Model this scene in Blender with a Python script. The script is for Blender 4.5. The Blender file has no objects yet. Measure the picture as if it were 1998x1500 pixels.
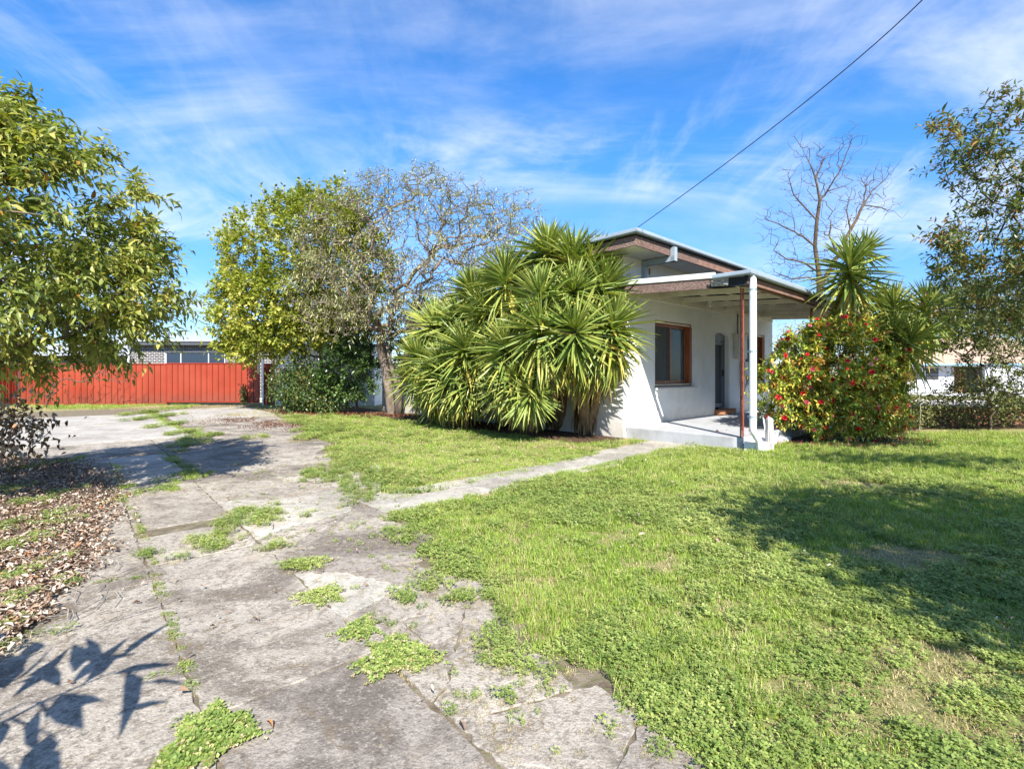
import bpy, math, random
import numpy as np
from mathutils import Vector, Matrix
R = math.radians
rng = np.random.default_rng(11)
random.seed(5)
sc = bpy.context.scene
C = sc.collection
F = 965.0; CX = 999.0; HY = 727.0; EYE = 1.4          # photograph's focal length in px, horizon, eye height

# ------------------------------------------------------------------ camera, world, sun, exposure
cam = bpy.data.objects.new('camera', bpy.data.cameras.new('camera')); C.objects.link(cam)
cam.location = (0, 0, EYE); cam.rotation_euler = (R(90), 0, 0)
cam.data.sensor_width = 36; cam.data.lens = F/1998*36; cam.data.shift_y = -23/1998
cam.data.clip_start = 0.05; cam.data.clip_end = 2000
sc.camera = cam
SUN_EL = R(41.5); SH = Vector((-0.163, 0.987, 0)).normalized()     # where shadows point
w = bpy.data.worlds.new('World'); sc.world = w; w.use_nodes = True
nt = w.node_tree; N = nt.nodes; L = nt.links; N.clear()
out = N.new('ShaderNodeOutputWorld'); bg = N.new('ShaderNodeBackground'); L.new(bg.outputs[0], out.inputs[0])
sky = N.new('ShaderNodeTexSky'); sky.sky_type = 'NISHITA'; sky.sun_disc = False
sky.sun_elevation = SUN_EL; sky.sun_rotation = math.atan2(-SH.x, -SH.y)
sky.air_density = 1.0; sky.dust_density = 0.05; sky.ozone_density = 3.0; sky.altitude = 200
bg.inputs['Strength'].default_value = 0.14
hsv = N.new('ShaderNodeHueSaturation'); hsv.inputs['Saturation'].default_value = 1.28; hsv.inputs['Value'].default_value = 1.0
L.new(sky.outputs[0], hsv.inputs['Color'])
tc0 = N.new('ShaderNodeTexCoord'); sp0 = N.new('ShaderNodeSeparateXYZ'); L.new(tc0.outputs['Generated'], sp0.inputs[0])
hr = N.new('ShaderNodeMapRange'); hr.interpolation_type = 'SMOOTHSTEP'; hr.inputs[1].default_value = 0.0; hr.inputs[2].default_value = 0.42; L.new(sp0.outputs[2], hr.inputs[0])
hm = N.new('ShaderNodeMix'); hm.data_type = 'RGBA'; hm.inputs[6].default_value = (.34, .38, .50, 1); hm.inputs[7].default_value = (.62, .69, .78, 1); L.new(hr.outputs[0], hm.inputs[0])
hx_ = N.new('ShaderNodeMix'); hx_.data_type = 'RGBA'; hx_.blend_type = 'MULTIPLY'; hx_.inputs[0].default_value = 1; L.new(hsv.outputs[0], hx_.inputs[6]); L.new(hm.outputs[2], hx_.inputs[7])
# wispy cloud: noise on the direction projected onto a high plane
tc = N.new('ShaderNodeTexCoord'); sep = N.new('ShaderNodeSeparateXYZ'); L.new(tc.outputs['Generated'], sep.inputs[0])
def wm(op, a, b=None, clamp=False):
    n = N.new('ShaderNodeMath'); n.operation = op; n.use_clamp = clamp
    for i, v in enumerate((a, b)):
        if v is None: continue
        if isinstance(v, (int, float)): n.inputs[i].default_value = v
        else: L.new(v, n.inputs[i])
    return n.outputs[0]
zz = wm('ADD', wm('MAXIMUM', sep.outputs[2], 0.0), 0.22)
cmb = N.new('ShaderNodeCombineXYZ'); L.new(wm('DIVIDE', sep.outputs[0], zz), cmb.inputs[0]); L.new(wm('DIVIDE', sep.outputs[1], zz), cmb.inputs[1])
def wnoise(rot, scale, loc, ns, det, rough, dist, lo, hi):
    mp = N.new('ShaderNodeMapping'); mp.inputs['Rotation'].default_value = (0, 0, R(rot)); mp.inputs['Scale'].default_value = scale
    mp.inputs['Location'].default_value = loc; L.new(cmb.outputs[0], mp.inputs[0])
    no = N.new('ShaderNodeTexNoise'); no.inputs['Scale'].default_value = ns; no.inputs['Detail'].default_value = det
    no.inputs['Roughness'].default_value = rough; no.inputs['Distortion'].default_value = dist; L.new(mp.outputs[0], no.inputs['Vector'])
    mr = N.new('ShaderNodeMapRange'); mr.interpolation_type = 'SMOOTHSTEP'; mr.inputs[1].default_value = lo; mr.inputs[2].default_value = hi
    L.new(no.outputs[0], mr.inputs[0]); return mr.outputs[0]
c1 = wnoise(-32, (0.62, 1.25, 1), (1.3, 4.1, 0), 1.25, 9, 0.6, 0.6, 0.42, 0.74)
c2 = wnoise(24, (1.5, 0.55, 1), (5.3, 0.4, 0), 2.2, 8, 0.62, 0.4, 0.45, 0.78)
c3 = wnoise(-10, (0.7, 1.4, 1), (9.3, 2.4, 0), 0.55, 5, 0.5, 0.3, 0.36, 0.62)
cl = wm('MULTIPLY', wm('ADD', wm('MULTIPLY', c1, 0.9), wm('MULTIPLY', c2, 0.5)), wm('ADD', wm('MULTIPLY', c3, 0.9), 0.12), True)
mx = N.new('ShaderNodeMix'); mx.data_type = 'RGBA'; L.new(cl, mx.inputs[0]); L.new(hx_.outputs[2], mx.inputs[6])
mx.inputs[7].default_value = (3.2, 3.35, 3.6, 1)
L.new(mx.outputs[2], bg.inputs['Color'])

sl = bpy.data.lights.new('sun', 'SUN'); sl.energy = 4.3; sl.angle = R(0.5); sl.color = (1.0, 0.95, 0.87)
so = bpy.data.objects.new('sun', sl); C.objects.link(so)
ld = Vector((SH.x*math.cos(SUN_EL), SH.y*math.cos(SUN_EL), -math.sin(SUN_EL)))
so.rotation_euler = ld.to_track_quat('-Z', 'Y').to_euler(); so.location = (0, -5, 12)
sc.view_settings.view_transform = 'Standard'; sc.view_settings.look = 'None'
sc.view_settings.exposure = 1.42; sc.view_settings.gamma = 1
sc.render.engine = 'CYCLES'
sc.cycles.transparent_max_bounces = 8; sc.cycles.max_bounces = 6

# ------------------------------------------------------------------ geometry helpers
def Gp(px, py, z=0.0):
    Y = F*(EYE-z)/(py-HY); return ((px-CX)*Y/F, Y)
def Pp(px, py, Y): return np.array([(px-CX)*Y/F, Y, EYE+(HY-py)*Y/F])
HO = np.array([2.37, 10.55]); HU = np.array([.7317, .6816]); HV = np.array([.6816, -.7317])   # house frame: u along the front wall, v towards the viewer
def hw(u, v): return HO + HU*u + HV*v
def to_uv(X, Y):
    a = X-HO[0]; b = Y-HO[1]; return a*HU[0]+b*HU[1], a*HV[0]+b*HV[1]
DO = np.array([-1.317, 2.07]); DD = np.array([-.66, .751]); DC = np.array([.751, .66])          # driveway frame: d along, c across
def dw(c, d): return DO + DC*c + DD*d
def to_cd(X, Y):
    a = X-DO[0]; b = Y-DO[1]; return a*DC[0]+b*DC[1], a*DD[0]+b*DD[1]

def sprops(o, label=None, cat=None, group=None, kind=None):
    if label: o['label'] = label
    if cat: o['category'] = cat
    if group: o['group'] = group
    if kind: o['kind'] = kind
    return o
def empty(name, label=None, cat=None, loc=(0, 0, 0), rz=0, group=None, kind=None):
    o = bpy.data.objects.new(name, None); C.objects.link(o); o.location = loc; o.rotation_euler = (0, 0, rz)
    o.empty_display_size = .2
    return sprops(o, label, cat, group, kind)
def link(name, me, mats=None, parent=None, kind=None, label=None, loc=None):
    o = bpy.data.objects.new(name, me); C.objects.link(o)
    if mats is not None and not me.materials:
        for m in (mats if isinstance(mats, (list, tuple)) else [mats]): me.materials.append(m)
    if parent: o.parent = parent
    if loc is not None: o.location = loc
    if kind: o['kind'] = kind
    if label: o['label'] = label
    return o
class MB:
    def __init__(s): s.v = []; s.f = []; s.m = []
    def add(s, vs, fs, mi=0):
        b = len(s.v); s.v += [tuple(map(float, p)) for p in vs]; s.f += [tuple(i+b for i in f) for f in fs]; s.m += [mi]*len(fs); return s
    def box(s, x0, x1, y0, y1, z0, z1, mi=0):
        v = [(x, y, z) for x in (x0, x1) for y in (y0, y1) for z in (z0, z1)]
        return s.add(v, [(0, 1, 3, 2), (4, 6, 7, 5), (0, 4, 5, 1), (2, 3, 7, 6), (0, 2, 6, 4), (1, 5, 7, 3)], mi)
    def bbox(s, x0, x1, y0, y1, z0, z1, b=.006, mi=0):       # chamfered on the vertical faces
        e = [(x0+b, y0), (x1-b, y0), (x1, y0+b), (x1, y1-b), (x1-b, y1), (x0+b, y1), (x0, y1-b), (x0, y0+b)]
        i = [(x0+2*b, y0+b), (x1-2*b, y0+b), (x1-b, y0+2*b), (x1-b, y1-2*b), (x1-2*b, y1-b), (x0+2*b, y1-b), (x0+b, y1-2*b), (x0+b, y0+2*b)]
        v = [(p[0], p[1], z0+b) for p in e]+[(p[0], p[1], z1-b) for p in e]+[(p[0], p[1], z1) for p in i]+[(p[0], p[1], z0) for p in i]
        f = [(k, (k+1) % 8, 8+(k+1) % 8, 8+k) for k in range(8)]+[(8+k, 8+(k+1) % 8, 16+(k+1) % 8, 16+k) for k in range(8)]
        f += [(24+k, 24+(k+1) % 8, (k+1) % 8, k) for k in range(8)]+[tuple(range(16, 24)), tuple(range(31, 23, -1))]
        return s.add(v, f, mi)
    def prism(s, poly, z0, z1, mi=0):
        n = len(poly); v = [(p[0], p[1], z0) for p in poly]+[(p[0], p[1], z1) for p in poly]
        return s.add(v, [(k, (k+1) % n, n+(k+1) % n, n+k) for k in range(n)]+[tuple(range(n, 2*n)), tuple(range(n-1, -1, -1))], mi)
    def tube(s, pts, r, n=6, cap=True, mi=0):
        pts = [Vector(p) for p in pts]; rr = r if isinstance(r, (list, tuple, np.ndarray)) else [r]*len(pts); vs = []; ref = None
        for i, p in enumerate(pts):
            t = (pts[min(i+1, len(pts)-1)]-pts[max(i-1, 0)]); t.normalize()
            if ref is None: ref = t.orthogonal().normalized()
            ref = (ref-t*ref.dot(t)); ref = ref.normalized() if ref.length > 1e-5 else t.orthogonal().normalized()
            b = t.cross(ref)
            for k in range(n):
                a = 2*math.pi*k/n; vs.append(p+(ref*math.cos(a)+b*math.sin(a))*rr[i])
        fs = [(i*n+k, i*n+(k+1) % n, (i+1)*n+(k+1) % n, (i+1)*n+k) for i in range(len(pts)-1) for k in range(n)]
        if cap: fs += [tuple(range(n-1, -1, -1)), tuple(range(len(vs)-n, len(vs)))]
        return s.add(vs, fs, mi)
    def mesh(s, name, smooth=False):
        me = bpy.data.meshes.new(name); me.from_pydata(s.v, [], s.f)
        if any(s.m): me.polygons.foreach_set('material_index', s.m)
        if smooth: me.polygons.foreach_set('use_smooth', [True]*len(s.f))
        me.update(); return me
    def build(s, name, mats, parent=None, smooth=False, **k): return link(name, s.mesh(name, smooth), mats, parent, **k)

def np_mesh(name, co, faces, mi=None, rnd=None, smooth=False):
    """co (N,3); faces list of int arrays each (M,k)"""
    me = bpy.data.meshes.new(name); me.vertices.add(len(co)); me.vertices.foreach_set('co', np.asarray(co, np.float32).ravel())
    idx = np.concatenate([f.ravel() for f in faces]); sz = np.concatenate([np.full(len(f), f.shape[1]) for f in faces])
    me.loops.add(len(idx)); me.loops.foreach_set('vertex_index', idx.astype(np.int32))
    st = np.concatenate([[0], np.cumsum(sz)[:-1]]); me.polygons.add(len(sz)); me.polygons.foreach_set('loop_start', st.astype(np.int32))
    if mi is not None: me.polygons.foreach_set('material_index', np.concatenate(mi).astype(np.int32))
    if smooth: me.polygons.foreach_set('use_smooth', np.ones(len(sz), bool))
    if rnd is not None:
        a = me.attributes.new('rnd', 'FLOAT', 'POINT'); a.data.foreach_set('value', np.asarray(rnd, np.float32))
    me.update(calc_edges=True); return me

# ------------------------------------------------------------------ materials
class MT:
    def __init__(s, name, rough=.7, spec=.3):
        s.m = bpy.data.materials.new(name); s.m.use_nodes = True; s.t = s.m.node_tree; s.N = s.t.nodes; s.L = s.t.links
        s.p = s.N['Principled BSDF']; s.out = s.N['Material Output']
        s.p.inputs['Roughness'].default_value = rough; s.p.inputs['Specular IOR Level'].default_value = spec; s.co = None
    def pos(s):
        if not s.co: s.co = s.N.new('ShaderNodeNewGeometry').outputs['Position']
        return s.co
    def set(s, n, i, v):
        if v is None: return
        if hasattr(v, 'is_output') or isinstance(v, bpy.types.NodeSocket): s.L.new(v, n.inputs[i])
        else: n.inputs[i].default_value = v
    def noise(s, scale, det=4, rough=.55, dist=0, vec=None, stretch=None):
        n = s.N.new('ShaderNodeTexNoise'); n.inputs['Scale'].default_value = scale; n.inputs['Detail'].default_value = det
        n.inputs['Roughness'].default_value = rough; n.inputs['Distortion'].default_value = dist
        v = vec or s.pos()
        if stretch:
            mp = s.N.new('ShaderNodeMapping'); mp.inputs['Scale'].default_value = stretch[:3]
            if len(stretch) > 3: mp.inputs['Rotation'].default_value = (0, 0, stretch[3])
            s.L.new(v, mp.inputs[0]); v = mp.outputs[0]
        s.L.new(v, n.inputs['Vector']); return n.outputs[0]
    def vor(s, scale, out='Distance', feat='F1', vec=None):
        n = s.N.new('ShaderNodeTexVoronoi'); n.feature = feat; n.inputs['Scale'].default_value = scale; s.L.new(vec or s.pos(), n.inputs['Vector']); return n.outputs[out]
    def rng(s, v, a, b, c=0., d=1.):
        n = s.N.new('ShaderNodeMapRange'); s.L.new(v, n.inputs[0])
        for i, x in enumerate((a, b, c, d)): n.inputs[i+1].default_value = x
        return n.outputs[0]
    def math(s, op, a, b=None):
        n = s.N.new('ShaderNodeMath'); n.operation = op; s.set(n, 0, a); s.set(n, 1, b); return n.outputs[0]
    def ramp(s, v, stops):
        n = s.N.new('ShaderNodeValToRGB'); e = n.color_ramp.elements
        while len(e) < len(stops): e.new(.5)
        for i, (p, c) in enumerate(stops): e[i].position = p; e[i].color = (*c, 1)
        s.L.new(v, n.inputs[0]); return n.outputs[0]
    def mix(s, f, a, b, mode='MIX'):
        n = s.N.new('ShaderNodeMix'); n.data_type = 'RGBA'; n.blend_type = mode
        for i, v in ((0, f), (6, a), (7, b)):
            if isinstance(v, tuple) and len(v) == 3: v = (*v, 1)
            s.set(n, i, v)
        return n.outputs[2]
    def col(s, v):
        if isinstance(v, tuple): s.p.inputs['Base Color'].default_value = (*v, 1)
        else: s.L.new(v, s.p.inputs['Base Color'])
        return s
    def bump(s, v, strength=.4, dist=.01):
        n = s.N.new('ShaderNodeBump'); n.inputs['Strength'].default_value = strength; n.inputs['Distance'].default_value = dist
        s.L.new(v, n.inputs['Height']); s.L.new(n.outputs[0], s.p.inputs['Normal']); return s
    def objrand(s): return s.N.new('ShaderNodeObjectInfo').outputs['Random']

def leafmat(name, stops, rough=.5, spec=.35, trans=.3, patch=.5, pscale=1.2, val=1.0):
    m = MT(name, rough, spec)
    a = m.N.new('ShaderNodeAttribute'); a.attribute_name = 'rnd'
    r = m.math('FRACT', m.math('ADD', a.outputs['Fac'], m.objrand()))
    n = m.rng(m.noise(pscale, 2), .3, .7, -.5*patch, .5*patch)
    c = m.ramp(m.math('ADD', r, n), [(p, tuple(x*val for x in cc)) for p, cc in stops]); m.col(c)
    if trans:
        t = m.N.new('ShaderNodeBsdfTranslucent'); m.L.new(m.mix(1.0, c, (1.0, 1.05, .45), 'MULTIPLY'), t.inputs[0])
        ms = m.N.new('ShaderNodeMixShader'); ms.inputs[0].default_value = trans
        m.L.new(m.p.outputs[0], ms.inputs[1]); m.L.new(t.outputs[0], ms.inputs[2]); m.L.new(ms.outputs[0], m.out.inputs[0])
    return m.m
def simple(name, c, var=.15, scale=6, rough=.6, spec=.3, bump=0, bscale=60, dirt=None, metal=0):
    m = MT(name, rough, spec); n = m.noise(scale, 5)
    col = m.mix(m.rng(n, .3, .7), tuple(x*(1-var) for x in c), tuple(min(1, x*(1+var)) for x in c))
    if dirt: col = m.mix(m.rng(m.noise(scale*.35, 7, .65), dirt[1], dirt[1]+.16, 0, dirt[2]), col, dirt[0])
    m.col(col); m.p.inputs['Metallic'].default_value = metal
    if bump: m.bump(m.noise(bscale, 3), bump, .01)
    return m.m

def concrete(name, base, dark, agg=.5, stain=.5, cracks=0):
    m = MT(name, .9, .12)
    n1 = m.noise(1.7, 8, .62); c = m.mix(m.rng(n1, .38, .62), tuple(x*.80 for x in base), base)
    pale = tuple(min(1, x*1.38) for x in base)
    c = m.mix(m.rng(m.noise(.8, 7, .66, .5), .46, .62, 0, .5), c, pale)
    # black mould stains, blotchy and drawn out along the drive
    st = m.noise(1.0, 7, .66, .5, stretch=(1.0, 1.35, 1, .72)); msk = m.rng(st, .49, .60, 0, stain)
    c = m.mix(msk, c, dark)
    st2 = m.noise(5.0, 8, .75, .8); c = m.mix(m.rng(st2, .50, .62, 0, stain*.8), c, dark)
    c = m.mix(m.rng(m.noise(28, 5, .8), .50, .60, 0, stain*.75), c, tuple(x*.7 for x in dark))
    c = m.mix(m.rng(m.noise(38, 4, .75), .54, .64, 0, .5), c, pale)
    v = m.vor(48); c = m.mix(m.math('MULTIPLY', m.rng(v, .08, .22, agg, 0), m.rng(m.noise(4, 4), .45, .6, .1, .8)), c, (.50, .45, .39))
    v2 = m.vor(95); c = m.mix(m.rng(v2, .10, .26, agg, 0), c, (.06, .052, .045))
    c = m.mix(m.rng(m.noise(2.3, 8, .75, .5), .57, .68, 0, .55), c, (.27, .21, .13))
    if cracks:
        wv = m.N.new('ShaderNodeVectorMath'); wv.operation = 'ADD'; ns = m.N.new('ShaderNodeTexNoise'); ns.inputs['Scale'].default_value = 3; ns.inputs['Detail'].default_value = 8; ns.inputs['Roughness'].default_value = .7; m.L.new(m.pos(), ns.inputs['Vector'])
        sc2 = m.N.new('ShaderNodeVectorMath'); sc2.operation = 'SCALE'; sc2.inputs['Scale'].default_value = .45; m.L.new(ns.outputs['Color'], sc2.inputs[0]); m.L.new(m.pos(), wv.inputs[0]); m.L.new(sc2.outputs[0], wv.inputs[1])
        e = m.vor(2.6, 'Distance', 'DISTANCE_TO_EDGE', wv.outputs[0]); k = m.rng(e, .004, .022, cracks, 0)
        c = m.mix(m.math('MULTIPLY', k, m.rng(m.noise(2, 3), .45, .55)), c, (.15, .11, .06))
    m.col(m.mix(m.rng(m.objrand(), 0, 1, 0, .18), c, tuple(x*.65 for x in base)))
    h = m.math('ADD', m.noise(70, 5, .75), m.math('MULTIPLY', m.vor(80), .7)); m.bump(h, .55, .008)
    return m.m

M = {}
M['conc'] = concrete('weathered_concrete', (.375, .335, .28), (.125, .104, .084), .6, .9, .9)
M['conc_pale'] = concrete('pale_concrete', (.41, .385, .34), (.22, .19, .165), .12, .55)
M['conc_dark'] = concrete('old_exposed_aggregate', (.30, .265, .225), (.10, .083, .069), .85, .8, .6)
M['path'] = concrete('path_concrete', (.43, .40, .34), (.17, .15, .125), .25, .55, .7)
M['porch'] = simple('painted_porch_concrete', (.66, .67, .68), .07, 5, .7, bump=.2, bscale=35, dirt=((.42, .41, .40), .5, .5))
# soil and thatch below the lawn
m = MT('soil_and_thatch', .95, .1)
c = m.mix(m.rng(m.noise(14, 6, .7), .4, .6), (.18, .20, .06), (.32, .29, .13))
c = m.mix(m.rng(m.noise(70, 4, .7), .45, .65, 0, .6), c, (.36, .28, .16))
c = m.mix(m.rng(m.noise(1.2, 4), .58, .68, 0, .5), c, (.30, .21, .12)); m.col(c); m.bump(m.noise(45, 6, .75), .8, .03); M['soil'] = m.m
m = MT('driveway_dirt', .95, .1)
c = m.mix(m.rng(m.noise(9, 7, .7), .4, .62), (.13, .10, .075), (.25, .205, .15))
c = m.mix(m.rng(m.noise(30, 5, .7), .5, .65, 0, .7), c, (.12, .15, .04)); m.col(c); m.bump(m.noise(60, 6, .75), .7, .02); M['dirt'] = m.m
m = MT('garden_mulch', .95, .1); c = m.mix(m.rng(m.noise(25, 7, .75), .4, .6), (.045, .032, .022), (.19, .12, .075)); m.col(c); m.bump(m.noise(40, 6, .8), 1, .04); M['mulch'] = m.m
M['porchside'] = simple('porch_slab_edge', (.36, .37, .385), .08, 5, .8, bump=.3, bscale=30, dirt=((.25, .24, .22), .5, .5))
m = MT('white_painted_render', .85, .15); c = m.mix(m.rng(m.noise(3, 5), .3, .7), (.69, .68, .655), (.76, .75, .725)); c = m.mix(m.rng(m.noise(1.3, 8, .7, stretch=(1, 1, .45)), .54, .68, 0, .45), c, (.52, .50, .46))
sz = m.N.new('ShaderNodeSeparateXYZ'); m.L.new(m.pos(), sz.inputs[0]); hgt = m.math('ADD', sz.outputs[2], m.math('MULTIPLY', m.noise(5, 6, .7), -.55)); c = m.mix(m.rng(hgt, -.15, .35, .55, 0), c, (.34, .29, .22))
m.col(c); m.bump(m.math('ADD', m.noise(28, 4), m.noise(3, 3)), .35, .012); M['render'] = m.m
m = MT('leaf_mould_soil', .95, .1); c = m.mix(m.rng(m.noise(18, 7, .75), .4, .6), (.10, .07, .05), (.28, .20, .145)); m.col(c); m.bump(m.noise(40, 6, .8), 1, .04); M['mould'] = m.m
M['soffit'] = simple('white_soffit_sheet', (.74, .73, .69), .05, 2.5, .7, dirt=((.50, .42, .33), .56, .4))
M['white'] = simple('white_gloss_paint', (.78, .80, .82), .04, 5, .35, .5, dirt=((.5, .5, .48), .6, .3))
M['gutter'] = simple('pale_blue_grey_gutter', (.27, .33, .38), .08, 4, .4, .5, dirt=((.30, .31, .32), .55, .4))
M['rafter'] = simple('cream_rafter_paint', (.72, .67, .55), .08, 5, .7, dirt=((.35, .30, .22), .55, .5))
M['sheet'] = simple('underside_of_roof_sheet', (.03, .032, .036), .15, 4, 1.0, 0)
M['roofm'] = simple('roof_sheet_metal', (.36, .38, .40), .15, 3, .45, .5, dirt=((.22, .14, .09), .55, .5))
m = MT('peeling_fascia_paint', .85, .15)
f1 = m.rng(m.noise(34, 8, .8, stretch=(.6, .6, 2.6)), .46, .56); c = m.mix(f1, (.15, .075, .055), (.30, .225, .195))
f2 = m.rng(m.noise(30, 6, .75), .52, .58, 0, .7); c = m.mix(f2, c, (.10, .085, .075)); m.col(c); m.bump(f1, .6, .01); M['peel'] = m.m
M['fascia'] = simple('dull_brown_timber', (.20, .115, .085), .2, 7, .8, bump=.3, dirt=((.10, .07, .06), .52, .5))
m = MT('red_brown_stained_timber', .38, .45); n = m.noise(8, 6, .6, stretch=(1, 1, .12)); m.col(m.mix(m.rng(n, .35, .65), (.17, .045, .016), (.32, .095, .035))); m.bump(n, .15, .005); M['timber'] = m.m
M['rustred'] = simple('oxide_red_iron', (.26, .075, .045), .2, 20, .6, .4, dirt=((.13, .05, .03), .52, .6))
M['doorgrey'] = simple('grey_door_paint', (.15, .16, .18), .06, 6, .5, .4)
M['steelgrey'] = simple('dark_security_mesh', (.035, .036, .038), .1, 9, .5, .4)
M['curtain'] = simple('lace_curtain', (.62, .64, .63), .08, 30, .9, .05)
M['dark'] = simple('dark_interior', (.03, .03, .032), .1, 5, .9, .1)
M['boxm'] = simple('painted_meter_box', (.60, .59, .55), .05, 6, .55, .3, dirt=((.38, .36, .33), .56, .5))
M['brickstep'] = simple('terracotta_step_brick', (.36, .17, .09), .2, 12, .9, .1, bump=.5, dirt=((.2, .12, .08), .52, .5))
M['black'] = simple('black_plastic', (.02, .02, .022), .1, 9, .4, .4)
M['galv'] = simple('galvanised_pipe', (.55, .55, .54), .1, 9, .4, .5, metal=.3, dirt=((.25, .16, .1), .58, .5))
m = MT('weathered_grey_wood', .9, .1); n = m.noise(22, 7, .7, stretch=(1, 1, .10)); m.col(m.mix(m.rng(n, .35, .62), (.16, .14, .125), (.52, .50, .47))); m.bump(n, .8, .02); M['wood'] = m.m
def glass(name, col, rough=.05, mixf=.35):
    m = MT(name, rough, .8); m.col(col); m.p.inputs['Alpha'].default_value = 1
    tr = m.N.new('ShaderNodeBsdfTransparent'); tr.inputs[0].default_value = (.8, .84, .86, 1)
    ms = m.N.new('ShaderNodeMixShader'); ms.inputs[0].default_value = mixf; m.L.new(m.p.outputs[0], ms.inputs[1]); m.L.new(tr.outputs[0], ms.inputs[2]); m.L.new(ms.outputs[0], m.out.inputs[0]); return m.m
M['glass'] = glass('window_glass', (.10, .14, .17), .04, .72)
M['screen'] = glass('insect_screen', (.055, .055, .055), .6, .5)
M['darkglass'] = glass('blue_grey_glass', (.02, .035, .06), .2, .1)
# red sheet fence
m = MT('red_fence_paint', .5, .35)
c = m.mix(m.rng(m.noise(1.1, 4), .35, .65), (.235, .033, .014), (.29, .044, .019)); c = m.mix(m.rng(m.objrand(), 0, 1, 0, .25), c, (.22, .028, .013))
sx = m.N.new('ShaderNodeSeparateXYZ'); m.L.new(m.pos(), sx.inputs[0])
c = m.mix(m.rng(m.noise(5, 6, .7, stretch=(1, 1, .3)), .55, .75, 0, .5), c, (.20, .05, .03)); c = m.mix(m.rng(m.math('ADD', sx.outputs[2], m.math('MULTIPLY', m.noise(3, 6, .7), -.6)), -.2, .35, .65, 0), c, (.13, .05, .035)); c = m.mix(m.rng(m.noise(.6, 3), .4, .65, 0, .35), c, (.34, .075, .04)); m.col(c); M['red'] = m.m
M['redrail'] = simple('red_fence_rail', (.22, .028, .014), .1, 5, .5, .3)
M['brickdark'] = None
m = MT('charcoal_face_brick', .85, .15); c = m.mix(m.objrand(), (.045, .042, .048), (.095, .085, .088)); m.col(m.mix(m.rng(m.noise(40, 4), .4, .6, 0, .4), c, (.05, .045, .05))); M['brickdark'] = m.m
M['mortar'] = simple('pale_mortar', (.62, .60, .57), .06, 9, .95, .1)
M['charcoal'] = simple('charcoal_fascia', (.075, .085, .10), .08, 5, .5, .4)
M['lightroof'] = simple('pale_roof_edge', (.50, .52, .53), .06, 4, .5, .4)
M['winframe'] = simple('pale_aluminium', (.50, .52, .54), .05, 5, .4, .5)
M['oldbrick'] = simple('old_orange_brown_brick', (.26, .12, .07), .3, 9, .9, .1, bump=.6, dirt=((.12, .09, .07), .5, .6))
M['coping'] = simple('concrete_coping', (.50, .48, .45), .1, 6, .9, .1)
M['wboard'] = simple('white_weatherboard', (.46, .46, .49), .04, 2, .6, .3)
M['pinkroof'] = simple('faded_terracotta_tiles', (.36, .26, .19), .15, 3, .8, .2, bump=.4, bscale=5)
M['bluegutter'] = simple('blue_gutter', (.22, .42, .55), .05, 3, .5, .3)
M['asphalt'] = simple('asphalt', (.30, .27, .25), .1, 3, .9, .1)
M['kerb'] = simple('kerb_concrete', (.52, .50, .48), .08, 3, .9, .1)
M['wire'] = simple('black_service_cable', (.03, .032, .04), .05, 3, .6, .2)
def bark(name, a, b, sc_=9):
    m = MT(name, .9, .12); n = m.noise(sc_, 7, .7, stretch=(1, 1, .35)); m.col(m.mix(m.rng(n, .35, .65), a, b)); m.bump(n, .8, .03); return m.m
M['bark'] = bark('grey_brown_bark', (.09, .068, .052), (.27, .215, .17))
M['barkgrey'] = bark('pale_grey_twig_bark', (.20, .17, .14), (.42, .37, .31))
M['barkdark'] = bark('dark_bark', (.06, .045, .035), (.17, .13, .10))
M['barklichen'] = bark('lichen_spotted_bark', (.05, .04, .034), (.15, .105, .06), 3)
M['yuccatrunk'] = bark('yucca_trunk_bark', (.13, .09, .055), (.34, .24, .14), 14)
# leaves
M['lf_priv'] = leafmat('glossy_olive_leaf', [(0, (0.111, 0.154, 0.038)), (.3, (0.214, 0.264, 0.060)), (.7, (0.324, 0.355, 0.087)), (1, (0.492, 0.448, 0.125))], .40, .45, .42)
M['lf_privy'] = leafmat('yellowing_leaf', [(0, (.30, .20, .03)), (1, (.36, .16, .04))], .5, .3, .25)
M['lf_elm'] = leafmat('yellow_green_leaf', [(0, (0.140, 0.186, 0.024)), (.4, (0.278, 0.323, 0.044)), (.8, (0.431, 0.440, 0.082)), (1, (0.529, 0.481, 0.124))], .55, .25, .4, .7, .6)
M['lf_grey'] = leafmat('grey_green_leaf', [(0, (0.223, 0.223, 0.103)), (.4, (0.334, 0.328, 0.178)), (.75, (0.461, 0.461, 0.295)), (1, (0.383, 0.371, 0.118))], .6, .25, .25, .6, .8)
M['lf_dark'] = leafmat('dark_glossy_leaf', [(0, (0.040, 0.077, 0.022)), (.6, (0.081, 0.146, 0.035)), (1, (0.144, 0.216, 0.056))], .3, .5, .2)
M['lf_cam'] = leafmat('camellia_leaf', [(0, (0.125, 0.208, 0.038)), (.35, (0.273, 0.361, 0.054)), (.7, (0.501, 0.502, 0.075)), (.9, (0.712, 0.546, 0.106)), (1, (0.683, 0.327, 0.084))], .33, .5, .25, .5, 2.5)
M['lf_right'] = leafmat('bronze_green_leaf', [(0, (0.052, 0.086, 0.028)), (.4, (0.110, 0.155, 0.042)), (.75, (0.190, 0.206, 0.056)), (1, (0.293, 0.155, 0.056))], .42, .45, .3, .6, 1.6)
M['lf_hedge'] = leafmat('dull_green_leaf', [(0, (0.063, 0.091, 0.026)), (.5, (0.140, 0.163, 0.046)), (1, (0.238, 0.234, 0.085))], .5, .3, .25, .6, 1)
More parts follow.
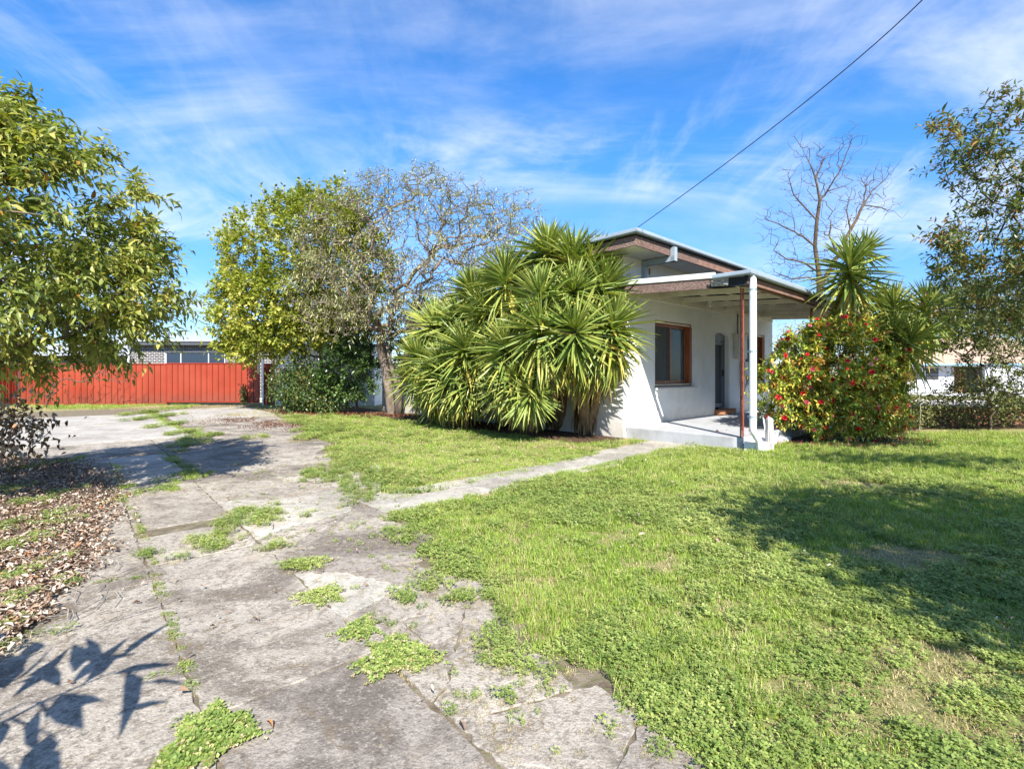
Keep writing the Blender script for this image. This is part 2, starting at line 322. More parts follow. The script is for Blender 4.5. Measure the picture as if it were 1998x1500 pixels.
M['yuc'] = leafmat('yucca_green', [(0, (0.128, 0.197, 0.040)), (.5, (0.244, 0.308, 0.064)), (1, (0.384, 0.401, 0.100))], .42, .4, .2, .3)
M['yucy'] = leafmat('yucca_yellow_green', [(0, (0.233, 0.270, 0.044)), (.5, (0.390, 0.383, 0.073)), (1, (0.612, 0.474, 0.123))], .45, .4, .2, .3)
M['yucd'] = leafmat('dead_yucca_leaf', [(0, (0.165, 0.099, 0.044)), (.5, (0.286, 0.182, 0.088)), (1, (0.440, 0.308, 0.165))], .8, .15, .1, .3)
M['grass'] = leafmat('lawn_grass_blade', [(0, (0.190, 0.292, 0.041)), (.5, (0.289, 0.419, 0.061)), (.85, (0.405, 0.515, 0.095)), (1, (0.519, 0.529, 0.190))], .5, .3, .4, .5, .5)
M['grassdry'] = leafmat('dry_grass_blade', [(0, (0.264, 0.220, 0.088)), (.6, (0.440, 0.363, 0.187)), (1, (0.550, 0.462, 0.286))], .7, .2, .2)
M['clover'] = leafmat('clover_leaf', [(0, (0.162, 0.239, 0.054)), (.5, (0.275, 0.355, 0.085)), (1, (0.438, 0.478, 0.152))], .5, .3, .35, .7, .8)
M['litter'] = leafmat('fallen_leaf', [(0, (0.113, 0.069, 0.046)), (.3, (0.253, 0.166, 0.115)), (.6, (0.430, 0.331, 0.259)), (.85, (0.582, 0.524, 0.446)), (1, (0.354, 0.166, 0.071))], .8, .15, .1, .2)
M['litterred'] = leafmat('dark_red_fallen_leaf', [(0, (.10, .035, .020)), (1, (.22, .085, .045))], .8, .15, 0, .2)
M['flower'] = leafmat('red_camellia_petal', [(0, (.50, .012, .02)), (.7, (.62, .03, .045)), (.85, (.72, .16, .20)), (1, (.78, .36, .40))], .5, .3, .2, .1)
M['petal'] = leafmat('fallen_petal', [(0, (.35, .01, .02)), (.6, (.55, .05, .06)), (1, (.6, .30, .30))], .6, .2, .1, .1)
M['whitefl'] = leafmat('white_clover_flower', [(0, (.6, .6, .55)), (1, (.75, .72, .72))], .7, .2, .2, .1)
M['bigleaf'] = leafmat('broad_green_leaf', [(0, (.08, .13, .03)), (1, (.18, .22, .06))], .45, .35, .3, .2)

# ------------------------------------------------------------------ leaf prototypes (verts, list of faces)
def leaf_proto(wd=.36, arch=.18, fold=.10, xs=(0, .28, .62, 1.0), ws=(0, 1, .8, 0)):
    v = []; f = []
    for x, ww in zip(xs, ws):
        z = -arch*x*x
        if ww == 0: v.append((x, 0, z)); 
        else: v += [(x, -wd*ww/2, z+fold*wd*ww), (x, 0, z), (x, wd*ww/2, z+fold*wd*ww)]
    idx = []; k = 0
    for ww in ws:
        idx.append([k] if ww == 0 else [k, k+1, k+2]); k += 1 if ww == 0 else 3
    for a, b in zip(idx[:-1], idx[1:]):
        if len(a) == 1 and len(b) == 3: f += [(a[0], b[0], b[1]), (a[0], b[1], b[2])]
        elif len(a) == 3 and len(b) == 3: f += [(a[0], b[0], b[1]), (a[0], b[1], a[1]), (a[1], b[1], b[2]), (a[1], b[2], a[2])]
        elif len(a) == 3 and len(b) == 1: f += [(a[0], b[0], a[1]), (a[1], b[0], a[2])]
    return np.array(v, float), np.array(f, int)
LP_arch = [leaf_proto(.34, .28, .25), leaf_proto(.38, .12, .3), leaf_proto(.30, .42, .2)]
LP_small = [(np.array([(0, 0, 0), (.5, -.22, .05), (1, 0, -.08), (.5, .22, .05)], float), np.array([(0, 1, 2), (0, 2, 3)]))]
LP_round = [(np.array([(0, 0, 0), (.5, -.32, .06), (1, 0, -.12), (.5, .32, .06)], float), np.array([(0, 1, 2), (0, 2, 3)]))]
LP_thin = [(np.array([(0, 0, 0), (.45, -.11, .03), (1, 0, -.2), (.45, .11, .03)], float), np.array([(0, 1, 2), (0, 2, 3)]))]
LP_yuc = [leaf_proto(.062, b, .5, (0, .12, .35, .6, .82, 1), (.8, .75, 1, .85, .5, 0)) for b in (.02, .12, .34)]
LP_cur = [leaf_proto(.5, .5, .6), leaf_proto(.42, -.4, .7), leaf_proto(.6, .2, .5)]

def frames(pos, d, up, ln, wd=None):
    """4x4 matrices whose X axis is d"""
    d = d/np.linalg.norm(d, axis=1, keepdims=True).clip(1e-6)
    y = np.cross(up, d); l = np.linalg.norm(y, axis=1, keepdims=True); bad = l[:, 0] < 1e-3
    y[bad] = np.cross(np.array([1, .3, 0.]), d[bad]); y /= np.linalg.norm(y, axis=1, keepdims=True)
    z = np.cross(d, y); wd = ln if wd is None else wd
    Mx = np.zeros((len(pos), 4, 4)); Mx[:, :3, 0] = d*ln[:, None]; Mx[:, :3, 1] = y*wd[:, None]; Mx[:, :3, 2] = z*wd[:, None]; Mx[:, :3, 3] = pos; Mx[:, 3, 3] = 1
    return Mx
def emit(parent, name, rest, mats, protos, Mx, pi=None, mi=None, nparts=300, minpx=0):
    """300 largest-looking leaves as parts, the rest joined as one part of kind stuff"""
    n = len(Mx); pi = np.zeros(n, int) if pi is None else pi; mi = np.zeros(n, int) if mi is None else mi
    pos = Mx[:, :3, 3]; ln = np.linalg.norm(Mx[:, :3, 0], axis=1); Y = pos[:, 1].clip(.3)
    inv = (np.abs(pos[:, 0]/Y) < 1.03) & (pos[:, 1] > .5)
    score = np.where(inv, ln/Y, 0); order = np.argsort(-score); big = np.zeros(n, bool)
    if nparts: big[order[:nparts]] = True; big &= inv
    cache = {}
    off = Matrix.Translation(-parent.matrix_basis.translation) if parent else Matrix()
    for i in np.nonzero(big)[0]:
        key = (int(pi[i]), int(mi[i]))
        if key not in cache:
            v, f = protos[key[0]]; me = bpy.data.meshes.new(name); me.from_pydata([tuple(p) for p in v], [], [tuple(map(int, q)) for q in f])
            me.materials.append(mats[key[1]]); cache[key] = me
        o = bpy.data.objects.new(name, cache[key]); o.matrix_world = off @ Matrix(Mx[i].tolist()); 
        o.parent = parent; C.objects.link(o)
    co = []; fa = []; ma = []; rn = []; base = 0
    for p, (v, f) in enumerate(protos):
        s = np.nonzero(~big & (pi == p))[0]
        if not len(s): continue
        vv = np.einsum('nij,vj->nvi', Mx[s][:, :3, :3], v)+Mx[s][:, None, :3, 3]
        co.append(vv.reshape(-1, 3)); ff = f[None]+(np.arange(len(s))*len(v))[:, None, None]+base
        fa.append(ff.reshape(-1, f.shape[1])); ma.append(np.repeat(mi[s], len(f))); rn.append(np.repeat(rng.random(len(s)), len(v))); base += len(s)*len(v)
    if co:
        me = np_mesh(rest, np.concatenate(co)-(np.array(parent.location) if parent else 0), fa, ma, np.concatenate(rn))
        o = link(rest, me, mats, parent)
        o['kind'] = 'stuff'
        return o
def rdir(n, zlo=-1, zhi=1):
    z = rng.uniform(zlo, zhi, n); a = rng.uniform(0, 2*np.pi, n); r = np.sqrt(1-z*z); return np.stack([r*np.cos(a), r*np.sin(a), z], 1)
def ell(n, c, r, shell=.0, zmin=-1):
    p = rdir(int(n*1.8)+8); p = p[p[:, 2] > zmin][:n]; k = rng.random(len(p))**(1/3); k = shell+(1-shell)*k
    return np.array(c)+p*k[:, None]*np.array(r)

# ------------------------------------------------------------------ branching skeleton
def grow(trunk, targets, seg=.35, jit=.12, tip=.004, expo=2.3, rmax=.2, droop=0., pathw=.25, pre=()):
    nodes = [np.array(trunk[0], float)]; par = [-1]; pl = [0.]
    for p in trunk[1:]:
        p = np.array(p, float); pl.append(pl[-1]+np.linalg.norm(p-nodes[-1])); nodes.append(p); par.append(len(nodes)-2)
    NP = np.zeros((60000, 3)); PL = np.full(60000, 1e9); k = len(nodes); NP[:k] = nodes; PL[:k] = pl; par = par[:]
    sk = 1 if len(trunk) > 1 else 0
    for lb in pre:
        prev = int(np.argmin(np.linalg.norm(NP[:k]-np.array(lb[0]), axis=1)))
        for q in lb[1:]:
            q = np.array(q, float); m_ = max(1, int(np.linalg.norm(q-NP[prev])/seg)); a0 = NP[prev].copy()
            for r_ in range(1, m_+1): NP[k] = a0+(q-a0)*r_/m_+rng.normal(0, .05, 3)*seg; PL[k] = PL[prev]+seg; par.append(prev); prev = k; k += 1
    top = NP[k-1]; T = targets[np.argsort(np.linalg.norm(targets-top, axis=1))]; ends = []
    for t in T:
        d = np.linalg.norm(NP[sk:k]-t, axis=1); up = np.maximum(0, NP[sk:k, 2]-t[2])
        j = sk+int(np.argmin(d+pathw*PL[sk:k]*.4+.5*up)); a = NP[j].copy(); D = np.linalg.norm(t-a); n = max(1, int(D/seg)); prev = j
        sd = rng.normal(0, jit, 3)*D*.5
        for q in range(1, n+1):
            s = q/n; p = a+(t-a)*s+sd*math.sin(math.pi*s)+(rng.normal(0, jit*.35, 3)*seg if q < n else 0)
            p[2] -= droop*math.sin(math.pi*s)*D*.2
            if k >= 59999: break
            NP[k] = p; PL[k] = PL[prev]+np.linalg.norm(p-NP[prev]); par.append(prev); prev = k; k += 1
        ends.append(prev)
    rad = np.zeros(k); 
    for i in range(k-1, -1, -1):
        rad[i] = max(rad[i], tip**expo)
        if par[i] >= 0: rad[par[i]] += rad[i]
    rad = rad**(1/expo); rad = np.minimum(rad*min(1, rmax/max(rad[0], 1e-6))+tip*.4, rmax)
    return NP[:k].copy(), np.array(par), rad, np.array(ends)
def skel_mesh(name, P, par, rad, o0, minr=0.0, maxr=9.0):
    kids = [[] for _ in P]
    for i, p in enumerate(par):
        if p >= 0: kids[p].append(i)
    mb_v = []; mb_f = []; base = 0; stack = [(0, None)]
    while stack:
        i, pr = stack.pop(); chain = ([pr] if pr is not None else [])+[i]
        while kids[chain[-1]]:
            ks = sorted(kids[chain[-1]], key=lambda q: -rad[q])
            for q in ks[1:]: stack.append((q, chain[-1]))
            chain.append(ks[0])
        if len(chain) < 2: continue
        pts = P[chain]-o0; rr = rad[chain].copy(); 
        if pr is not None: rr[0] = rr[1]
        rr[-1] *= .4; n = 8 if rr.max() > .06 else (5 if rr.max() > .02 else 3)
        t = np.zeros_like(pts); t[1:-1] = pts[2:]-pts[:-2]; t[0] = pts[1]-pts[0]; t[-1] = pts[-1]-pts[-2]; t /= np.linalg.norm(t, axis=1, keepdims=True).clip(1e-6)
        ref = np.cross(t, np.array([.31, .95, .05])); l = np.linalg.norm(ref, axis=1, keepdims=True); ref = ref/l.clip(1e-3); b = np.cross(t, ref)
        a = np.arange(n)*2*np.pi/n; ring = pts[:, None]+rr[:, None, None]*(ref[:, None]*np.cos(a)[None, :, None]+b[:, None]*np.sin(a)[None, :, None])
        mb_v.append(ring.reshape(-1, 3)); m_ = len(chain); ii = np.arange(m_-1)[:, None]*n; kk = np.arange(n)[None]; k2 = (kk+1) % n
        mb_f.append((np.stack([ii+kk, ii+k2, ii+n+k2, ii+n+kk], -1).reshape(-1, 4))+base); base += m_*n
    return np_mesh(name, np.concatenate(mb_v), mb_f, smooth=True)
def make_tree(name, label, cat, trunk, targets, barkm, leafmats, protos, lsize, nleaf, spread=.22, style='out', seg=.35, jit=.12, tip=.004, rmax=.15,
              droop=0., nparts=0, msel=None, group=None, expo=2.3, lsig=.2, pathw=.25, pre=(), shoot=None, leafname='leaf', branchname='trunk', leafy=1.0):
    t = empty(name, label, cat, tuple(map(float, trunk[0])), group=group)
    P, par, rad, ends = grow(trunk, targets, seg, jit, tip, expo, rmax, droop, pathw, pre)
    link(branchname, skel_mesh(branchname, P, par, rad, np.array(trunk[0])), barkm, t)
    if nleaf and shoot:
        sl_, k_, droop_ = shoot; msk = rng.random(len(ends)) < leafy; e = P[ends][msk]; pd = P[ends]-P[par[ends].clip(0)]; pd = pd[msk]; pd /= np.linalg.norm(pd, axis=1, keepdims=True).clip(1e-4)
        m_ = max(1, round(nleaf/(len(e)*k_))); b0 = np.repeat(e, m_, 0); ctr = targets.mean(0); oc = b0-ctr; oc /= np.linalg.norm(oc, axis=1, keepdims=True).clip(.01)
        sdv = np.repeat(pd, m_, 0)*.5+rdir(len(b0))*.8+oc*.45+np.array([0, 0, .22]); sdv /= np.linalg.norm(sdv, axis=1, keepdims=True); ns_ = len(b0); lens = sl_*rng.uniform(.5, 1.35, ns_)
        q = (np.arange(k_)+.6)/k_; pos = b0[:, None]+sdv[:, None]*(lens[:, None]*q[None])[..., None]; sag = np.zeros_like(pos); sag[..., 2] = -droop_*lens[:, None]*q[None]**2*.5; pos = (pos+sag)
        e1 = np.cross(sdv, [.1, .2, 1.]); e1 /= np.linalg.norm(e1, axis=1, keepdims=True).clip(1e-3); e2 = np.cross(sdv, e1)
        a = np.arange(k_)[None]*2.4+rng.uniform(0, 6.28, ns_)[:, None]+rng.normal(0, .3, (ns_, k_))
        d = sdv[:, None]*(.35+.5*q[None, :, None]**2)+(e1[:, None]*np.cos(a)[..., None]+e2[:, None]*np.sin(a)[..., None])*.8; d[..., 2] -= droop_*.7
        n = ns_*k_; pos = pos.reshape(-1, 3); d = d.reshape(-1, 3); up = np.array([[0, 0, 1.]])+rng.normal(0, .35, (n, 3))
        Mx = frames(pos, d, up, lsize*rng.lognormal(0, lsig, n).clip(.45, 1.6)); mi = np.zeros(n, int) if msel is None else (rng.random(n) < msel).astype(int)
        emit(t, leafname, 'foliage', leafmats, protos, Mx, rng.integers(0, len(protos), n), mi, nparts)
        tipp = b0+sdv*lens[:, None]; tipp[:, 2] -= droop_*lens*.5; w_ = e1*tip*.55; loc0 = np.array(trunk[0])
        co = np.stack([b0-w_, b0+w_, tipp], 1).reshape(-1, 3)-loc0; link('twigs', np_mesh('twigs', co, [np.arange(ns_*3).reshape(-1, 3)]), barkm, t, kind='stuff')
    elif nleaf:
        e = P[ends]; e = e[rng.random(len(e)) < leafy]; cnt = int(nleaf/len(e)); pos = np.repeat(e, cnt, 0)
        pos = pos+rng.normal(0, spread, pos.shape)*np.array([1, 1, .8])
        n = len(pos); d = rdir(n)
        if style == 'out': 
            o = pos-targets.mean(0); o /= np.linalg.norm(o, axis=1, keepdims=True).clip(.01); d = d*.8+o*.6; d[:, 2] -= .15
        elif style == 'hang': d = d*.7+np.array([0, 0, -.75])
        elif style == 'arch': o = pos-targets.mean(0); o[:, 2] *= .3; o /= np.linalg.norm(o, axis=1, keepdims=True).clip(.01); d = d*.75+o*.75; d[:, 2] = d[:, 2]*.5-.12
        elif style == 'flat': d[:, 2] *= .35
        up = np.array([[0, 0, 1.]])+rng.normal(0, .45, (n, 3))
        Mx = frames(pos, d, up, lsize*rng.lognormal(0, lsig, n))
        mi = np.zeros(n, int) if msel is None else (rng.random(n) < msel).astype(int)
        emit(t, leafname, 'foliage', leafmats, protos, Mx, rng.integers(0, len(protos), n), mi, nparts)
    return t, P, rad

# ================================================================== LARGE STRUCTURE
# ground sheet with a step down to the street behind the low brick wall
def gz(X, Y):
    sx = np.clip((X-9.6)/1.0, 0, 1); sy = np.clip((Y-13.45)/.5, 0, 1); return -.55*(sx*sx*(3-2*sx))*(sy*sy*(3-2*sy))
xs = np.unique(np.concatenate([np.linspace(-500, -30, 12), np.linspace(-30, 30, 101), np.linspace(8, 14, 41), np.linspace(30, 500, 12)]))
ys = np.unique(np.concatenate([np.linspace(-300, -10, 8), np.linspace(-10, 30, 61), np.linspace(12.8, 14.6, 25), np.linspace(30, 900, 14)]))
XX, YY = np.meshgrid(xs, ys, indexing='ij'); co = np.stack([XX, YY, gz(XX, YY)], -1).reshape(-1, 3)
i = np.arange(len(xs)-1)[:, None]*len(ys); j = np.arange(len(ys)-1)[None]; q = np.stack([i+j, i+j+len(ys), i+j+len(ys)+1, i+j+1], -1).reshape(-1, 4)
link('ground', np_mesh('ground', co, [q]), M['soil'], kind='structure')

edge_d = np.array([-4, -1.6, -1.04, .316, 1.87, 2.0, 2.98, 4.88, 7.84, 11.2, 15.9, 20, 22]); edge_c = np.array([1.25, 1.31, 1.36, 1.6, 1.96, 2.05, 2.28, 2.72, 3.4, 3.95, 4.6, 4.9, 4.9])
def cedge(d, w_=.0):
    return np.interp(d, edge_d, edge_c)+.07*np.sin(d*5.3+1)+.05*np.sin(d*11.7)+.03*np.sin(d*23.1)+.12*np.sin(d*1.9)*(d > 3)
# driveway: earth bed + individually broken slabs
dd = np.linspace(-3.2, 22, 120)
poly = [tuple(dw(cedge(d)+.05, d)) for d in dd]+[tuple(dw(-2.6 if d < 9 else -5, d)) for d in dd[::-1]]
mb = MB(); mb.add([(p[0], p[1], .004) for p in poly], [tuple(range(len(poly)))]); drive = mb.build('driveway', M['dirt'], kind='structure')
def clip(poly, n, k):          # keep n.p <= k
    o = []
    for a, b in zip(poly, poly[1:]+poly[:1]):
        da = n[0]*a[0]+n[1]*a[1]-k; db = n[0]*b[0]+n[1]*b[1]-k
        if da <= 0: o.append(a)
        if (da < 0) != (db < 0): s = da/(da-db); o.append((a[0]+(b[0]-a[0])*s, a[1]+(b[1]-a[1])*s))
    return o
def inset(poly, g):
    c = np.mean(poly, 0); o = list(poly); A = sum(a[0]*b[1]-a[1]*b[0] for a, b in zip(poly, poly[1:]+poly[:1]))
    sgn = 1 if A > 0 else -1
    for a, b in zip(poly, poly[1:]+poly[:1]):
        e = (b[0]-a[0], b[1]-a[1]); l = math.hypot(*e)
        if l < 1e-6: continue
        n = (e[1]/l*sgn, -e[0]/l*sgn); o = clip(o, n, n[0]*a[0]+n[1]*a[1]-g)
        if len(o) < 3: return []
    return o
def rough_poly(poly, step=.06, amp=.008):
    o = []
    for a, b in zip(poly, poly[1:]+poly[:1]):
        l = math.hypot(b[0]-a[0], b[1]-a[1]); n = max(1, int(l/step)); nx, ny = (b[1]-a[1])/max(l, 1e-6), -(b[0]-a[0])/max(l, 1e-6)
        for q in range(n):
            s = q/n; k = random.gauss(0, amp) if q else 0; o.append((a[0]+(b[0]-a[0])*s+nx*k, a[1]+(b[1]-a[1])*s+ny*k))
    return o
def slab(poly_w, mat, parent, top=.03, name='slab', gap=.004, step=.06, amp=.006, z0=-.02, tilt=.004):
    top = .012+(top-.028)*.35; tilt *= .4; p = inset([tuple(x) for x in poly_w], gap*.5)
    if len(p) < 3: return
    A = abs(sum(a[0]*b[1]-a[1]*b[0] for a, b in zip(p, p[1:]+p[:1])))/2
    if A < .01: return
    o_ = rough_poly(p, step, amp); c = np.mean(o_, 0); n = len(o_); tx, ty = random.gauss(0, tilt), random.gauss(0, tilt)
    def ring(k, z): return [((x-c[0])*(1-k/max(.05, math.hypot(x-c[0], y-c[1]))), (y-c[1])*(1-k/max(.05, math.hypot(x-c[0], y-c[1]))), z+tx*(x-c[0])+ty*(y-c[1])) for x, y in o_]
    v = ring(0, z0)+ring(0, top-.003)+ring(.004, top); f = [(k, (k+1) % n, n+(k+1) % n, n+k) for k in range(n)]+[(n+k, n+(k+1) % n, 2*n+(k+1) % n, 2*n+k) for k in range(n)]+[tuple(range(2*n, 3*n))]
    if sum(a[0]*b[1]-a[1]*b[0] for a, b in zip(o_, o_[1:]+o_[:1])) < 0: f = [q[::-1] for q in f]
    m_ = MB(); m_.add(v, f); return m_.build(name, mat, parent, loc=(c[0], c[1], 0))
def cdq(c0, c1, d0, d1, j=.0): return [tuple(dw(c, d)+rng.normal(0, j, 2)) for c, d in ((c0, d0), (c1, d0), (c1, d1), (c0, d1))]
for (c0, c1, d0, d1, mt) in [(-1.3, 0, -2.6, -.22, 'conc'), (-1.3, 0, -.22, 1.62, 'conc'), (-1.3, 0, 1.62, 3.1, 'conc'), (-1.3, 0, 3.1, 5.2, 'conc'), (-1.3, 0, 5.2, 8.0, 'conc'),
                             (0, .74, -2.6, -.12, 'conc_dark'), (0, .74, -.12, 1.95, 'conc'), (0, .74, 1.95, 2.75, 'conc'), (0, .74, 3.0, 5.15, 'conc'), (0, .76, 5.25, 7.9, 'conc_pale'),
                             (-2.4, -1.3, 5.2, 8.0, 'conc'), (-2.4, .76, 8.0, 10.15, 'conc')]:
    slab(cdq(c0, c1, d0, d1, .006), M[mt], drive, top=.028+random.uniform(-.004, .006), gap=.009)
for k in range(2): slab(cdq(-4.6+k*3.05, -1.55+k*3.05, 10.25, 18.6, .01), M['conc_pale'], drive, top=.035, gap=.012)
slab(cdq(1.72, 4.3, 10.3, 14.6, .01), M['conc'], drive, top=.03, gap=.015); slab(cdq(1.72, 4.7, 14.6, 20.2, .01), M['conc_pale'], drive, top=.03, gap=.015)
# crazy-cracked right strip
def voro(bound, seeds, mat_f, gap=.006, **kw):
    for a in range(len(seeds)):
        p = list(bound)
        for b in range(len(seeds)):
            if a == b: continue
            n = seeds[b]-seeds[a]
            if n @ n > 9: continue
            mid = (seeds[a]+seeds[b])/2; p = clip(p, n, n @ mid)
            if len(p) < 3: break
        if len(p) >= 3: slab(p, mat_f(seeds[a]), drive, top=.026+random.uniform(-.005, .008), gap=gap, tilt=.008, **kw)
rows = []
dlist = np.arange(-2.6, 2.0, .36)
bound = [tuple(dw(.75, -2.6))]+[tuple(dw(.75, 5.2))]+[tuple(dw(cedge(d)-.02, d)) for d in np.linspace(5.2, -2.6, 30)]
bl = bound
sd = [dw(rng.uniform(.78, cedge(d)), d+rng.uniform(-.2, .2)) for d in np.arange(-2.6, 5.3, .26)]
voro(bl, sd, lambda s: M[random.choice(['conc', 'conc_dark', 'conc', 'path'])], gap=.005, step=.04, amp=.007)
bl = [tuple(dw(.78, 5.2)), tuple(dw(.78, 10.25))]+[tuple(dw(cedge(d)-.02, d)) for d in np.linspace(10.25, 5.2, 16)]
sd = [dw(rng.uniform(.8, cedge(d)), d) for d in np.arange(5.3, 10.2, .75)]+[dw(1.4, 6.4), dw(1.9, 8.6)]
voro(bl, sd, lambda s: M[random.choice(['conc', 'conc_dark', 'conc'])], gap=.007)
# footpath to the porch
pathb = empty('footpath', kind='structure')
for a, b in ((-6.5, -5.2), (-5.2, -3.7), (-3.7, -2.0), (-2.0, -.45)):
    v0 = .95 if a < -3 else .72
    slab([tuple(hw(a, v0)), tuple(hw(b, v0-.04)), tuple(hw(b, 1.72)), tuple(hw(a, 1.74))], M['path'], pathb, top=.034, gap=.005, amp=.008)
slab([tuple(hw(-.45, .62)), tuple(hw(.4, .62)), tuple(hw(.4, 1.72)), tuple(hw(-.45, 1.72))], M['path'], pathb, top=.034, gap=.005)
slab([tuple(Gp(722, 905)), tuple(Gp(742, 908)), tuple(Gp(745, 975)), tuple(Gp(728, 975))], M['conc_pale'], drive, top=.03, gap=.003)
mould = [(-80, 898), (60, 893), (150, 903), (228, 950), (236, 985), (205, 1010), (208, 1045), (178, 1075), (190, 1105), (150, 1120), (120, 1170), (70, 1200), (55, 1235), (0, 1262), (-80, 1295)]
mw = rough_poly([tuple(Gp(q[0]-14, q[1])) for q in mould], .07, .045); mb = MB(); mb.add([(p[0], p[1], .022) for p in mw], [tuple(range(len(mw)))]); mb.build('leaf_mould', M['mould'], kind='structure')
# garden beds
mb = MB(); pts = [hw(.06, .02), hw(-.55, .1), hw(-1.25, -.1), hw(-1.6, -2), hw(-1.6, -6), hw(-1.9, -9.5), hw(-4.2, -12.5), hw(-4, -14), hw(.06, -13)]
mb.add([(p[0], p[1], .008) for p in pts], [tuple(range(len(pts)))]); mb.build('garden_bed', M['mulch'], kind='structure')
mb = MB(); pts = [(4.7, 9.2), (5.7, 8.8), (7.4, 8.9), (8.6, 9.8), (9.6, 11.4), (9.9, 12.2), (16, 12.5), (16, 13.2), (9.6, 13.2), (9.4, 14.0), (6.2, 11.0)]
mb.add([(p[0], p[1], .008) for p in pts], [tuple(range(len(pts)))]); mb.build('shrub_bed', M['mulch'], kind='structure')

# ------------------------------------------------------------------ the white house
HR = math.atan2(HU[1], HU[0])
house = empty('rendered_house', 'white rendered single storey house with flat eaves, veranda and brown timber windows', 'house', (HO[0], HO[1], 0), HR)
# local axes: x = u along the wall, y = -v (into the house)
W1 = (1.27, 3.09, 1.06, 2.63); W2 = (6.35, 7.88, 1.06, 2.60); DR = (4.34, 5.17, .42, 2.40); WH = 3.9; UE = 8.54
mb = MB(); T = .28
def arch_top(x0, x1, zs, rise, n=8): 
    return [(x0+(x1-x0)*k/n, zs+rise*(1-abs(2*k/n-1)**2.5)) for k in range(n+1)]
mb.box(0, W1[0], 0, T, 0, WH); mb.box(W1[0], W1[1], 0, T, 0, W1[2]); mb.box(W1[0], W1[1], 0, T, W1[3], WH)
mb.box(W1[1], DR[0], 0, T, 0, WH); mb.box(DR[0], DR[1], 0, T, 0, DR[2]-.18)
at = arch_top(DR[0], DR[1], DR[3]+.04, .075)
for (a, b) in zip(at[:-1], at[1:]):
    mb.add([(a[0], 0, a[1]), (b[0], 0, b[1]), (b[0], 0, WH), (a[0], 0, WH), (a[0], T, a[1]), (b[0], T, b[1]), (b[0], T, WH), (a[0], T, WH)], [(0, 1, 2, 3), (0, 4, 5, 1), (7, 6, 5, 4)])
mb.box(DR[1], W2[0], 0, T, 0, WH); mb.box(W2[0], W2[1], 0, T, 0, W2[2]); mb.box(W2[0], W2[1], 0, T, W2[3], WH); mb.box(W2[1], UE, 0, T, 0, WH)
mb.box(0, T, T, 3.8, 0, WH); mb.box(UE-T, UE, T, 3.8, 0, WH); mb.box(T, UE-T, 3.8-T, 3.8, 0, WH)
mb.build('wall', M['render'], house)
mb = MB(); mb.box(T+.01, UE-T-.01, T+.9, T+.95, 0, 3.8); mb.build('interior_wall', M['dark'], house)
# render band round the door, sill bands
mb = MB(); mb.box(DR[1]+.03, DR[1]+.30, -.018, .0-.002, .30, 2.40); mb.box(W1[0]-.05, W1[1]+.13, -.022, -.002, .86, 1.0); mb.box(W1[1]+.002, W1[1]+.12, -.014, -.002, 1.06, 2.62)
mb.box(-.0, UE, -.012, -.002, .0, .14)
mb.build('render_band', M['render'], house)
mb = MB(); mb.bbox(W1[0]-.03, W1[1]+.12, -.07, .12, 1.0, 1.05); mb.build('window_sill', M['boxm'], house)
mb = MB(); mb.bbox(W2[0]-.03, W2[1]+.1, -.07, .12, 1.0, 1.05); mb.build('window_sill', M['boxm'], house)
def window(Wd, curtain=True):
    x0, x1, z0, z1 = Wd; f = MB(); fw = .075
    f.bbox(x0, x1, .05, .20, z1-fw, z1); f.bbox(x0, x1, .05, .20, z0, z0+fw); f.bbox(x0, x0+fw, .05, .20, z0+fw, z1-fw); f.bbox(x1-fw-.03, x1, .03, .24, z0+fw, z1-fw)
    wn = f.build('window', M['timber'], house)
    xm = (x0+x1)/2-.05
    for k, (a, b, y) in enumerate(((x0+fw, xm+.04, .095), (xm-.03, x1-fw-.03, .145))):
        s = MB(); w_ = .055; zt = z1-fw-.002; zb = z0+fw+.002
        s.bbox(a, b, y, y+.035, zt-w_, zt); s.bbox(a, b, y, y+.035, zb, zb+w_+.02); s.bbox(a, a+w_, y, y+.035, zb+w_+.02, zt-w_); s.bbox(b-w_, b, y, y+.035, zb+w_+.02, zt-w_)
        s.build('sash', M['timber'], wn)
        g = MB(); g.box(a+w_, b-w_, y+.012, y+.018, zb+w_+.02, zt-w_); g.build('pane', M['glass'] if k else M['screen'], wn)
    for za, zb in ((z1-fw+.012, z1-fw+.04), (z0+fw-.035, z0+fw-.005)): s = MB(); s.bbox(x0+.02, x1-.1, .03, .048, za, zb, .003); s.build('track', M['rafter'], wn)
    cu = MB(); n = 70; xx = np.linspace(x0+.02, x1-.02, n); yy = .23+.015*np.sin(np.arange(n)*1.3)
    cu.add([(x, y, z0) for x, y in zip(xx, yy)]+[(x, y, z1) for x, y in zip(xx, yy)], [(k, k+1, n+k+1, n+k) for k in range(n-1)]); cu.build('curtain', M['curtain'], wn)
window(W1); window(W2)
